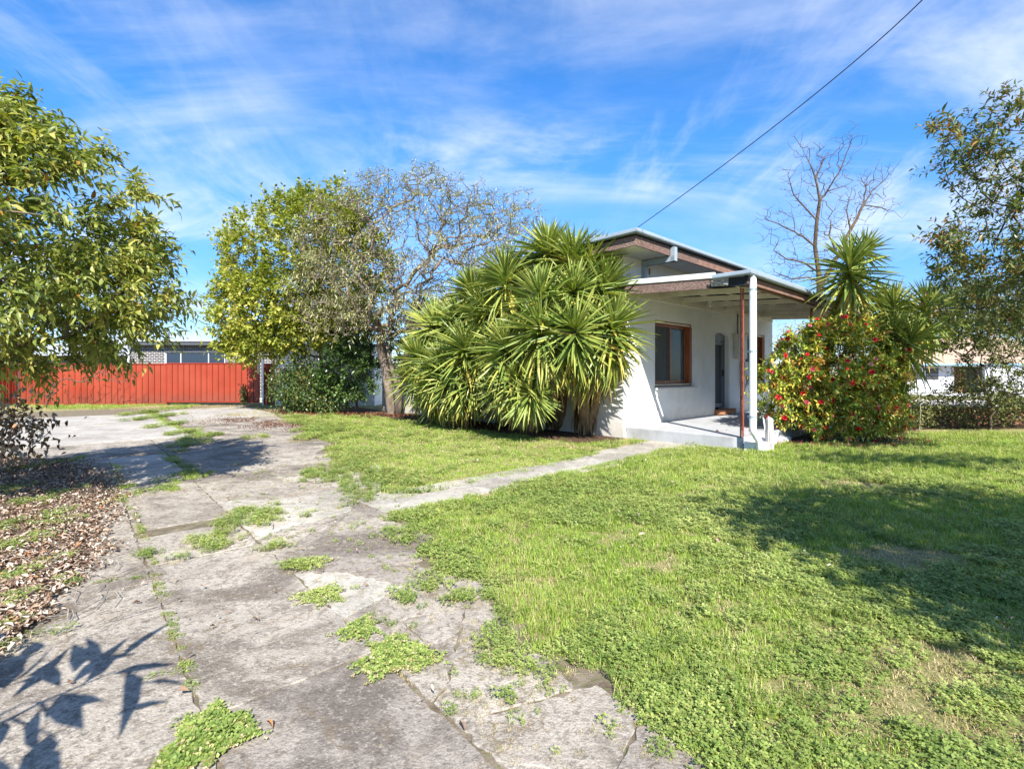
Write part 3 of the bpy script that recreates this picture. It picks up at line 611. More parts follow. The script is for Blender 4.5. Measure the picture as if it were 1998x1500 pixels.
# front door with security mesh
door = empty('door', loc=(DR[0], .1, DR[2])); door.parent = house
dwid = DR[1]-DR[0]; dh = DR[3]-DR[2]
fr = MB(); fr.bbox(.001, .07, 0, .1, 0, dh); fr.bbox(dwid-.07, dwid-.001, 0, .1, 0, dh)
for (a, b) in zip(at[:-1], at[1:]):
    fr.add([(a[0]-DR[0], .0, dh-.12), (b[0]-DR[0], .0, dh-.12), (b[0]-DR[0], .0, b[1]-DR[2]-.004), (a[0]-DR[0], .0, a[1]-DR[2]-.004)], [(0, 1, 2, 3)])
fr.build('door_frame', M['doorgrey'], door)
dl = MB(); dl.bbox(.075, dwid-.075, .02, .055, 0.01, .12); dl.bbox(.075, dwid-.075, .02, .055, dh-.22, dh-.125); dl.bbox(.075, .15, .02, .055, .12, dh-.22); dl.bbox(dwid-.15, dwid-.075, .02, .055, .12, dh-.22); dl.build('security_door', M['doorgrey'], door)
gr = MB(); s = .075
for k in range(-30, 40):
    for sg in (1, -1):
        x0 = .15; x1 = dwid-.15; z0_ = .12+k*s; z1_ = z0_+sg*(x1-x0)*1.7
        pts = []
        for q in range(11):
            x = x0+(x1-x0)*q/10; z = z0_+(z1_-z0_)*q/10
            if .12 < z < dh-.22: pts.append((x, .035, z))
        if len(pts) > 1: gr.tube(pts, .0028, 3, False)
gr.build('diamond_grille', M['doorgrey'], door, kind='stuff')
bk = MB(); bk.box(.07, dwid-.07, .062, .09, .01, dh-.12); bk.build('door_leaf', M['steelgrey'], door)
hd = MB(); hd.bbox(dwid-.13, dwid-.09, -.02, .02, .88, 1.06, .004); hd.tube([(dwid-.11, -.02, 1.0), (dwid-.11, -.05, 1.0), (dwid-.2, -.05, .99)], .009, 6); hd.build('handle', M['black'], door)
for k in range(5):
    b = MB(); x = DR[0]-.04+k*.21; b.bbox(x, x+.2, -.16, .1, DR[2]-.175, DR[2]-.1+.07, .012); b.build('brick', M['brickstep'], house)
# meter box, conduit
mbx = MB(); mbx.bbox(0, .62, -.14, -.003, 0, .72, .008); bx = mbx.build('meter_box', M['boxm'], house, loc=(5.52, 0, 1.80))
q = MB(); q.bbox(.03, .59, -.155, -.142, .03, .69, .004); q.build('box_door', M['boxm'], bx)
mb = MB(); mb.tube([(5.75, -.03, 2.52), (5.75, -.03, 3.12)], .017, 8); mb.tube([(5.75, -.03, 3.0), (5.78, -.10, 3.10), (5.85, -.2, 3.14)], .008, 5); mb.build('conduit', M['steelgrey'], house)
mbx = MB(); mbx.bbox(5.95, 6.2, -.16, -.003, 1.28, 1.72, .008); mbx.bbox(5.98, 6.12, -.12, -.003, .95, 1.24, .008); mbx.build('gas_meter', M['boxm'], house)
mb = MB(); mb.tube([(6.05, -.1, 1.7), (6.0, -.15, 1.5), (6.06, -.17, 1.2), (6.0, -.1, .8), (6.02, -.06, .26)], .008, 5); mb.build('cable', M['black'], house)
# white boundary wall carrying on from the house
q = MB(); q.box(-.0, .2, 3.85, 10.5, 0, 1.75)
o = q.build('boundary_wall', M['render'], loc=(HO[0], HO[1], 0)); o.rotation_euler = (0, 0, HR); sprops(o, 'white rendered boundary wall glimpsed between the grey tree trunk and the dark shrub', 'wall')
# main roof
ro = MB(); u0, u1, y0, y1 = -.6, UE+.7, -.7, 4.3
ro.add([(u0, y0, 4.16), (u1, y0, 4.16), (u1, y1, 4.16), (u0, y1, 4.16), (u0+2.5, y0+2.5, 4.5), (u1-2.5, y0+2.5, 4.5)], [(0, 1, 5, 4), (1, 2, 5), (2, 3, 4, 5), (3, 0, 4), (0, 3, 2, 1)])
roof = ro.build('roof', M['roofm'], house)
q = MB()
for k in range(34):
    x = u0+.14+k*.3
    if x < u1: q.tube([(x, y0+.02, 4.172), (x, y0+1.6, 4.172+.17)], .014, 5)
q.build('roof_rib', M['roofm'], roof, kind='stuff')
q = MB(); q.tube([(2.3, .9, 4.2), (2.3, .9, 4.42)], .09, 10); q.tube([(2.3, .9, 4.42), (2.3, .9, 4.47), (2.3, .9, 4.52)], [.16, .15, .05], 10); q.build('roof_vent', M['coping'], roof)
so_ = MB(); so_.box(u0+.02, u1-.02, y0+.02, y1-.02, WH+.002, WH+.02); so_.build('soffit', M['soffit'], house)
for k in range(6):
    q = MB(); q.box(-.1+k*1.5, -.08+k*1.5, y0+.03, -.002, WH-.006, WH+.001); q.build('cover_strip', M['soffit'], house)
fa = MB(); fa.bbox(u0, 2.0, y0-.0, y0+.03, WH-.02, 4.07, .003); fa.bbox(u0-.0, u0+.03, y0+.031, y1, WH-.02, 4.07, .003); fa.build('fascia', M['peel'], house)
fa = MB(); fa.bbox(2.003, u1, y0, y0+.03, WH-.02, 4.07, .003); fa.bbox(u1-.03, u1, y0+.031, y1, WH-.02, 4.07, .003); fa.build('fascia', M['fascia'], house)
def gutter(path, zt, w_=.10, h=.085, par=house, mat='gutter', name='gutter'):
    """quad-profile gutter along a local polyline, outer side to the left-hand normal given per segment"""
    prof = [(0, 0), (0, -h), (w_*.85, -h), (w_, -h*.75), (w_, -.01), (w_-.012, 0), (w_-.016, -.014), (w_-.02, -h*.8), (.008, -h*.9), (.008, 0)]
    pts = [np.array(p, float) for p in path]; n = len(pts); nr = []
    for a, b in zip(pts[:-1], pts[1:]): e = (b-a)/np.linalg.norm(b-a); nr.append(np.array([e[1], -e[0]]))
    v = []
    for i in range(n):
        if i == 0: o = nr[0]
        elif i == n-1: o = nr[-1]
        else: o = (nr[i-1]+nr[i]); o = o/(o @ nr[i])
        v += [(pts[i][0]+o[0]*a, pts[i][1]+o[1]*a, zt+z) for a, z in prof]
    m_ = MB(); k = len(prof); m_.add(v, [(i*k+q, i*k+(q+1) % k, (i+1)*k+(q+1) % k, (i+1)*k+q) for i in range(n-1) for q in range(k)]+[tuple(range(k)), tuple(range(n*k-1, n*k-k-1, -1))])
    return m_.build(name, M[mat], par)
gutter([(u0-.003, y1), (u0-.003, y0-.003), (u1, y0-.003)], 4.19)
mb = MB(); mb.bbox(.70, .80, -.80, .0-.002, 3.76, 3.878, .004); mb.bbox(.70, .80, -.815, -.705, 3.76, 4.06, .004); mb.bbox(.70, .80, -.10, -.003, 3.35, 3.758, .004); mb.build('roof_bracket', M['gutter'], house)
mb = MB(); mb.bbox(1.0, 1.04, -.02, -.003, 3.62, 3.76, .002); mb.build('timber_offcut', M['brickstep'], house)
# veranda slab and roof
pv = MB(); pl = [(.1, -.0-.014), (.1, -2.25)]+[(.1+.2*(1-math.cos(a)), -2.25-.2*math.sin(a)) for a in np.linspace(.2, math.pi/2, 6)]+[(8.5, -2.45), (8.5, -.014)]
pv.prism(pl[::-1], -.1, .235); 
po = pv.build('porch_slab', [M['porch'], M['porchside']], house)
for p_ in po.data.polygons: p_.material_index = 0 if p_.normal.z > .5 else 1
bm_ = po.modifiers.new('bevel', 'BEVEL'); bm_.width = .012; bm_.segments = 2; bm_.limit_method = 'ANGLE'
mb = MB(); mb.box(.3, 2.2, -2.58, -2.452, -.1, .09); mb.build('footing', M['porch'], house)
VF = -2.5    # veranda front beam line
vz = lambda y: 3.27+(y/2.6)*.17                          # roof underside height at local y (0 at wall, -2.6 at gutter)
ver = empty('veranda', loc=(0, 0, 0)); ver.parent = house
for k, x in enumerate([.02, 1.40, 2.58, 3.80, 5.0, 6.2, 7.4, 8.48]):
    r_ = MB(); a = vz(-.02); b = vz(-2.5)
    x1 = x+.045; r_.add([(x, -.02, a-.12), (x1, -.02, a-.12), (x1, -2.5, b-.105), (x, -2.5, b-.105), (x, -.02, a), (x1, -.02, a), (x1, -2.5, b), (x, -2.5, b)], [(0, 3, 2, 1), (4, 5, 6, 7), (0, 1, 5, 4), (1, 2, 6, 5), (2, 3, 7, 6), (3, 0, 4, 7)])
    r_.build('rafter', M['rafter'], ver)
for y in (-.55, -1.2, -1.85):
    p_ = MB(); z = vz(y); p_.bbox(.07, 8.47, y-.02, y+.02, z+.001, z+.035, .003); p_.build('batten', M['rafter'], ver)
p_ = MB(); p_.bbox(0, 8.53, -.018, -.003, 3.06, 3.262, .003); p_.build('ledger', M['rafter'], ver)
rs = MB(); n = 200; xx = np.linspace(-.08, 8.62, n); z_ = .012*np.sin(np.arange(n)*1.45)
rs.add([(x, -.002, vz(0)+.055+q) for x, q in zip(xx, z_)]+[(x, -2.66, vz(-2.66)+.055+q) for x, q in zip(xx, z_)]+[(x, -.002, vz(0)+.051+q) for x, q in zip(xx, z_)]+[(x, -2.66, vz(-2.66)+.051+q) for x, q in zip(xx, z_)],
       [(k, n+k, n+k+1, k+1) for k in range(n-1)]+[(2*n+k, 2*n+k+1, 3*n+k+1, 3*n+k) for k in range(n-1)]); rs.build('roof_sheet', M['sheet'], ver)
# end barge: white capping over peeling fascia, broken near the corner
def lathbar(x0, x1, ya, yb, za0, za1, zb0, zb1): 
    return [(x0, ya, za0), (x1, ya, za0), (x1, yb, zb0), (x0, yb, zb0), (x0, ya, za1), (x1, ya, za1), (x1, yb, zb1), (x0, yb, zb1)], [(0, 3, 2, 1), (4, 5, 6, 7), (0, 1, 5, 4), (1, 2, 6, 5), (2, 3, 7, 6), (3, 0, 4, 7)]
mb = MB(); mb.add(*lathbar(-.13, -.10, .0-.01, -1.95, 3.04, 3.235, 2.935, 3.11)); mb.build('end_fascia', M['peel'], ver)
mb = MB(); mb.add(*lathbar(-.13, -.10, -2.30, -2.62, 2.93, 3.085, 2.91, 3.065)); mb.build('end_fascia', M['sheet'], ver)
mb = MB(); mb.add(*lathbar(-.12, -.10, -1.98, -2.28, 2.97, 3.07, 2.95, 3.06)); mb.tube([(-.14, -2.0, 3.05), (-.15, -2.3, 2.97)], .02, 5); mb.build('broken_fascia_piece', M['wood'], ver)
mb = MB(); mb.add(*lathbar(-.150, -.095, -.01, -2.05, 3.24, 3.34, 3.115, 3.215)); mb.build('barge_capping', M['soffit'], ver)
mb = MB(); mb.bbox(-.09, 8.6, -2.62, -2.585, 2.94, 3.06, .003); mb.build('front_fascia', M['fascia'], ver)
mb = MB(); mb.bbox(-.0, 8.53, -2.55, -2.502, 2.92, 3.04, .003); mb.build('front_beam', M['fascia'], ver)
gutter([(-.135, -2.05), (-.135, -2.625), (8.62, -2.625)], 3.16, .10, .08, par=ver)
# lights and hooks under the veranda
for (x, y) in ((3.0, -.5), (4.3, -1.2)):
    q = MB(); z = vz(y)-.11; q.tube([(x, y, z+.1), (x, y, z-.02)], .05, 10); q.tube([(x, y, z-.02), (x, y, z-.06), (x, y, z-.10), (x, y, z-.115)], [.03, .042, .035, .01], 10); q.build('light_fitting', M['boxm'], ver)
# wrought-iron posts (two uprights with scrolls)
def iron_post(x, y, flip=0):
    p_ = empty('iron_post', loc=(x, y, .235)); p_.parent = ver; H = 2.69; 
    for dx, dy in ((0, 0), (.10, 0)):
        q = MB(); q.bbox(dx-.0125, dx+.0125, dy-.0125, dy+.0125, 0, H, .002); q.build('upright', M['rustred'], p_)
    q = MB(); z = .12; s_ = 1
    while z < H-.3:
        pts = [(.05+.035*math.cos(a)*(s_), 0, z+.14+.14*math.sin(a)) for a in np.linspace(-1.5, 1.5, 9)]
        q.tube(pts, .006, 4); q.tube([(.0125, 0, z+.28), (.0875, 0, z+.28)], .006, 4)
        q.tube([(.05-s_*.02*math.cos(a), 0, z+.12+.035*math.sin(a)) for a in np.linspace(0, 5, 8)], .005, 4)
        z += .30; s_ = -s_
    q.build('scrollwork', M['rustred'], p_)
iron_post(.15, -2.40); iron_post(4.15, -2.38); iron_post(8.2, -2.38)
# white downpipe with kicked shoe
mb = MB(); px, py = -.03, -2.68
mb.tube([(px, py+.03, 3.07), (px, py, 3.02), (px, py, 2.9), (px, py, .46), (px, py, .40), (px+.03, py-.02, .34), (px+.12, py-.05, .22), (px+.17, py-.06, .05), (px+.17, py-.06, -.02)], [.042, .055, .060, .060, .060, .058, .056, .056, .056], 14)
dp = mb.build('downpipe', M['white'], house, smooth=True)
for z in (.62, 1.75, 2.82):
    q = MB(); q.tube([(px, py, z), (px, py, z+.035)], .0645, 14, mi=0); q.bbox(px-.02, px+.02, py+.05, -2.62 if z > 2.5 else py+.085, z, z+.035, .003); q.build('bracket', M['gutter'], dp, kind='stuff')
mb = MB(); mb.prism([(.16, -2.80), (.52, -2.80), (.56, -2.47), (.12, -2.47)], -.05, .17); mb.prism([(.55, -2.72), (.74, -2.70), (.74, -2.5), (.55, -2.5)], -.05, .21); mb.build('concrete_pad', M['porch'], house)

# timber stub and garden tap beside the porch corner
bx_, by_ = Gp(1501, 880)
sp = MB(); ring = [(.055, -.045), (.065, 0), (.05, .05), (-.05, .05), (-.06, .0), (-.05, -.05)]
v = []; 
for z, k, dx in ((-.1, 1.05, 0), (.2, 1.0, .002), (.45, .98, 0), (.56, .93, -.003)): v += [(a*k+dx, b*k, z+(.02*(a > 0) if z > .5 else 0)) for a, b in ring]
v += [(-.025, 0, .63)]; f = [(i*6+k, i*6+(k+1) % 6, i*6+6+(k+1) % 6, i*6+6+k) for i in range(3) for k in range(6)]+[(18+k, 18+(k+1) % 6, 24) for k in range(6)]
sp.add(v, f); o = sp.build('timber_stub', M['wood'], loc=(bx_, by_, 0)); sprops(o, 'weathered grey timber post stub standing in grass beside the porch downpipe', 'post')
tx_, ty_ = Gp(1489, 862)
tp = empty('garden_tap', 'thin white standpipe with tap between the downpipe and the timber stub', 'tap', (tx_, ty_, 0))
q = MB(); q.tube([(.04, -.1, -.02), (.02, -.04, .25), (.0, 0, .52)], .014, 8); q.build('standpipe', M['white'], tp)
q = MB(); q.tube([(0, 0, .50), (0, 0, .55)], .02, 8); q.tube([(.02, 0, .535), (-.05, -.02, .535), (-.08, -.03, .50)], .013, 7); q.tube([(0, 0, .55), (0, 0, .585)], .006, 5); q.tube([(-.035, 0, .59), (.035, 0, .59)], .008, 5); q.build('tap_head', M['galv'], tp)

# ------------------------------------------------------------------ red fence, brick neighbour, shed
FY = 21.4
def fence_run(name, label, x0, y0, x1, y1, h, skew=0, pan=.262, z0=.03, posts=9):
    L_ = math.hypot(x1-x0, y1-y0); f = empty(name, label, 'fence', (x0, y0, 0), math.atan2(y1-y0, x1-x0)); n = max(1, round(L_/pan)); pan = L_/n
    mb = MB(); p = pan; prof = [(0, .035), (.006, .035), (.012, -.022), (.06, -.026), (.075, -.018), (.12, -.018), (.128, -.026), (.19, -.026), (.198, -.018), (p-.018, -.020), (p-.012, .035), (p-.002, .035)]
    v = [(a, b, z0) for a, b in prof]+[(a, b, h-.04) for a, b in prof]; k = len(prof)
    me = MB().add(v, [(i, i+1, k+i+1, k+i) for i in range(k-1)]).mesh('panel'); me.materials.append(M['red'])
    for i in range(n):
        o = link('panel', me, None, f, loc=(i*pan, random.uniform(-.003, .003), 0)); o.scale.z = 1
    q = MB(); q.bbox(0, n*pan, -.045, .03, h-.05, h, .004); q.build('top_rail', M['redrail'], f)
    q = MB(); q.bbox(0, n*pan, -.036, .03, z0-.02, z0+.04, .004); q.build('bottom_rail', M['redrail'], f)
    for i in range(0, n+1, posts):
        q = MB(); q.bbox(i*pan-.03, i*pan+.03, -.034, .04, 0, h-.05, .004); q.build('post', M['redrail'], f)
    return f
fx0 = (40-CX)*FY/F; fx1 = (512-CX)*FY/F; fxm = (326-CX)*FY/F
fence_run('sheet_metal_fence', 'long red ribbed sheet metal fence behind the pale slab, left of the gate', fx0, FY, fxm, FY, 1.80)
fence_run('sheet_metal_gate', 'red ribbed sheet metal gate below the grey brick house window', fxm+.03, FY-.05, fx1, FY-.25, 1.82, z0=.14, posts=40)
fence_run('sheet_metal_fence', 'short red fence bay beside the white pole, right of the gate', fx1-.1, FY+.3, fx1+1.3, FY+.3, 1.8, posts=4)
fence_run('sheet_metal_fence', 'shaded red side fence running forward behind the left tree', fx0-.02, FY-8, fx0-.02, FY-.1, 1.8, posts=9)
for (px, top, lab, r_) in ((513, 672, 'tall white pipe pole at the right end of the red gate', .035), (534, 700, 'shorter white pipe post behind the dry bush right of the gate', .04)):
    X = (px-CX)*(FY-.35)/F; q = MB(); q.tube([(0, 0, -.1), (0, 0, EYE+(HY-top)*(FY-.35)/F)], r_, 8)
    o = q.build('pipe_post', M['white'], loc=(X, FY-.35+(.4 if r_ > .036 else 0), 0)); sprops(o, lab, 'pole')
q = MB(); q.bbox(-.05, .05, -.02, .0, 1.35, 2.0, .004); o = q.build('timber_latch', M['wood'], loc=((505-CX)*(FY-.3)/F, FY-.32, 0)); sprops(o, 'short grey timber board fixed upright near the end of the red gate', 'board')
# neighbour's brick house
BY = 24.6
bxl = (255-CX)*BY/F; bxr = (560-CX)*BY/F; zt = EYE+(HY-674)*BY/F
nb = empty('brick_house', 'charcoal grey brick house with flat dark fascia behind the red fence', 'house', (bxl, BY, 0))
WW = bxr-bxl; wx0 = (322-255)*BY/F; wx1 = (439-255)*BY/F; wz1 = EYE+(HY-687)*BY/F; wz0 = wz1-.72
mb = MB(); mb.box(0, wx0, 0, .2, 0, zt); mb.box(wx1, WW, 0, .2, 0, zt); mb.box(wx0, wx1, 0, .2, 0, wz0); mb.box(wx0, wx1, 0, .2, wz1, zt); mb.box(0, .2, .2, 8, 0, zt); mb.box(WW-.2, WW, .2, 8, 0, zt); mb.build('wall', M['mortar'], nb)
bme = MB().bbox(0, .220, -.012, .0, 0, .064, .003).mesh('brick'); bme.materials.append(M['brickdark'])
cnt = 0; z = zt-.086; row = 0
small = MB(); 
while z > 0.1:
    x = -.12 if row % 2 else 0.
    while x < WW-.01:
        xa, xb = max(x, 0), min(x+.230, WW)
        inw = xb > wx0-.01 and xa < wx1+.01 and z+.076 > wz0 and z < wz1
        if inw:
            if xa < wx0-.03: xb = wx0-.01; inw = False
            elif xb > wx1+.03: xa = wx1+.01; inw = False
        if not inw and xb-xa > .03:
            if cnt < 300 and z > 1.72 and xb-xa > .2:
                o = link('brick', bme, None, nb, loc=(xa, 0, z)); cnt += 1
            else: small.box(xa, xb-.01, -.012, -.0005, z, z+.064)
        x += .240
    z -= .086; row += 1
small.build('brickwork', M['brickdark'], nb, kind='stuff')
f = MB(); fw = .05
f.bbox(wx0, wx1, .02, .1, wz1-fw, wz1); f.bbox(wx0, wx1, .02, .1, wz0, wz0+fw)
for x in (wx0, wx0+.74, wx0+2.12, wx1-fw): f.bbox(x, x+fw, .022, .098, wz0+fw, wz1-fw)
win = f.build('window', M['winframe'], nb)
for a, b in ((wx0+fw, wx0+.74), (wx0+.74+fw, wx0+2.12), (wx0+2.12+fw, wx1-fw)): q = MB(); q.box(a, b, .05, .06, wz0+fw, wz1-fw); q.build('pane', M['darkglass'], win)
q = MB(); q.bbox(wx0-.02, wx1+.02, -.03, .0-.013, wz1-.01, wz1+.06, .004); q.build('lintel', M['charcoal'], nb)
q = MB(); q.box(wx0, wx1, .3, .34, wz0, wz1); q.build('blind', M['dark'], nb)
q = MB(); q.bbox(-.15, WW+.3, -.35, .0, zt+.002, zt+.17, .006); q.bbox(-.15, WW+.3, 0.002, 8, zt+.002, zt+.16, .006); q.build('fascia', M['charcoal'], nb)
q = MB(); q.bbox(-.2, WW+.3, -.42, 8.1, zt+.172, zt+.215, .005); q.build('roof', M['lightroof'], nb)
q = MB(); q.tube([(-.06, -.06, 0), (-.06, -.06, zt)], .045, 10); q.build('downpipe', M['white'], nb)
# second neighbour wing further left
X0 = (20-CX)*28/F; X1 = (250-CX)*28/F
nw = empty('grey_house', 'grey neighbouring house with pale hipped roof glimpsed behind the left tree', 'house', (X0, 28, 0))
q = MB(); q.box(0, X1-X0, 0, 6, 0, 2.35); q.build('wall', M['brickdark'], nw)
q = MB(); q.add([(-.4, -.5, 2.35), (X1-X0+.4, -.5, 2.35), (X1-X0+.4, 6.5, 2.35), (-.4, 6.5, 2.35), (2.2, 3, 3.55), (X1-X0-2.2, 3, 3.55)], [(0, 1, 5, 4), (1, 2, 5), (2, 3, 4, 5), (3, 0, 4), (0, 3, 2, 1)]); q.build('roof', M['roofm'], nw)
q = MB(); q.bbox(2.2, 3.6, -.03, -.002, 1.5, 2.1); q.build('window', M['darkglass'], nw)
# white shed right of the gate
sx0 = (552-CX)*21.6/F
sh = empty('white_shed', 'white sheet shed half hidden by bushes right of the red gate', 'shed', (sx0, 20.9, 0))
q = MB(); q.box(0, 4.2, 0, 3, 0, 2.5); q.build('wall', M['white'], sh)
q = MB(); q.bbox(-.15, 4.35, -.2, 3.2, 2.502, 2.6); q.build('roof', M['roofm'], sh)
for k in range(12): q = MB(); q.bbox(.02+k*.35, .05+k*.35, -.02, -.001, .02, 2.48, .003); q.build('cover_strip', M['white'], sh)

# ------------------------------------------------------------------ low brick wall, street and the white house across it
wallx0, wallx1 = 9.9, 20
bw = empty('low_brick_wall', 'low old brown brick garden wall with pale coping at the back right of the lawn', 'wall', (wallx0, 13.25, 0))
q = MB(); q.box(0, wallx1-wallx0, .03, .22, -.6, .48); q.build('wall_core', M['coping'], bw)
bme = MB().bbox(0, .235, -.0, .028, 0, .08, .008).mesh('brick'); bme.materials.append(M['oldbrick']); z = 0.0; row = 0; cnt = 0
while z < .46:
    x = (-.12 if row % 2 else 0)
    while x < 7.5:
        if x >= 0 and cnt < 300: o = link('brick', bme, None, bw, loc=(x, .002+random.uniform(-.006, 0), z)); cnt += 1
        x += .247
    z += .092; row += 1
q = MB(); x = 0
while x < wallx1-wallx0: q.bbox(x, x+.58, -.03, .27, .482, .535, .008); x += .6
q.build('coping', M['coping'], bw)
G0 = -.55
mb = MB(); mb.add([(9.9, 14.6, G0+.004), (200, 14.6, G0+.004), (200, 16.6, G0+.004), (9.9, 16.6, G0+.004)], [(0, 1, 2, 3)]); mb.build('pavement', M['kerb'], kind='structure')
mb = MB(); mb.box(14, 250, 23.2, 23.45, G0-.1, G0+.12); mb.build('kerb', M['kerb'], kind='structure')
mb = MB(); mb.add([(14, 23.45, G0+.006), (250, 23.45, G0+.006), (250, 33, G0+.006), (14, 33, G0+.006)], [(0, 1, 2, 3)]); mb.build('road', M['asphalt'], kind='structure')
mb = MB(); mb.box(14, 250, 33.0, 33.25, G0-.1, G0+.12); mb.build('kerb', M['kerb'], kind='structure')
mb = MB(); mb.add([(14, 33.25, G0+.008), (250, 33.25, G0+.008), (250, 36, G0+.008), (14, 36, G0+.008)], [(0, 1, 2, 3)]); mb.build('verge', M['soil'], kind='structure')
mb = MB(); mb.add([(40, 36.2, G0+.010), (75, 36.2, G0+.010), (75, 47.4, G0+.010), (33, 47.4, G0+.010)], [(0, 1, 2, 3)]); mb.build('forecourt', M['kerb'], kind='structure')
HYY = 48.0
hx = lambda px: (px-CX)*HYY/F
hz = lambda py: EYE+(HY-py)*HYY/F
ah = empty('weatherboard_house', 'white weatherboard house with faded tile roof and blue gutter across the street', 'house', (hx(1770), HYY, G0))
ox = hx(1770); zg = hz(713)-G0
q = MB(); q.box(0, hx(1861)-ox, 0, .3, 0, zg); q.box(0, .2, .3, 8, 0, zg); q.box(hx(1903)-ox, hx(2120)-ox, -1, -.7, 0, zg); q.box(0, hx(2120)-ox, 7, 8, 0, zg); q.build('wall', M['wboard'], ah)
bl_ = hx(1861)-ox
bmsh = MB().add([(0, -.035, 0), (bl_, -.035, 0), (bl_, -.008, .235), (0, -.008, .235), (0, 0, 0), (bl_, 0, 0)], [(0, 1, 2, 3), (0, 4, 5, 1)]).mesh('weatherboard'); bmsh.materials.append(M['wboard'])
for k in range(int(zg/.235)): link('weatherboard', bmsh, None, ah, loc=(0, 0, k*.235+.02))
for a, b in ((1786, 1797), (1805, 1830)):
    q = MB(); q.bbox(hx(a)-ox-.1, hx(b)-ox+.1, -.07, -.04, hz(742)-G0, hz(717)-G0, .01); wi = q.build('window', M['wboard'], ah)
    for c_, d_ in ((730.2, 718.5), (740.5, 731.2)): g = MB(); g.box(hx(a)-ox, hx(b)-ox, -.085, -.072, hz(c_)-G0, hz(d_)-G0); g.build('pane', M['steelgrey'], wi)
q = MB(); q.box(hx(1861)-ox+.01, hx(1903)-ox-.01, 1.0, 1.1, 0, zg-.1); q.build('porch_wall', M['oldbrick'], ah)
q = MB(); q.bbox(-.6, hx(2120)-ox, -1.25, -1.1, zg-.02, zg+.16, .01); q.build('gutter', M['bluegutter'], ah)
q = MB(); e = hx(2120)-ox; q.add([(-.6, -1.1, zg+.1), (e, -1.1, zg+.1), (e, 9, zg+.1), (-.6, 9, zg+.1), (3.5, 4, zg+3.0), (e-4, 4, zg+3.0)], [(0, 1, 5, 4), (1, 2, 5), (2, 3, 4, 5), (3, 0, 4), (0, 3, 2, 1)]); q.build('roof', M['pinkroof'], ah)

# service cable
cw = MB(); A = np.array([2.46, 9.66, 4.22]); B = np.array([4.98+3.5*2, 6-3.6*2, 5.92+1.72*2+.6])
pts = []
p0 = Pp(1240, 447, 9.66); p1 = Pp(1530, 232, 7.3); p2 = Pp(1800, 0, 5.7)
for s in np.linspace(0, 1.8, 30):
    l0 = (s-.5)*(s-1)/.5; l1 = s*(s-1)/(-.25); l2 = s*(s-.5)/.5; pts.append(p0*l0+p1*l1+p2*l2)
cw.tube(pts, .0075, 6); o = cw.build('service_cable', M['wire']); sprops(o, 'black overhead service cable rising from the roof corner across the sky', 'cable')

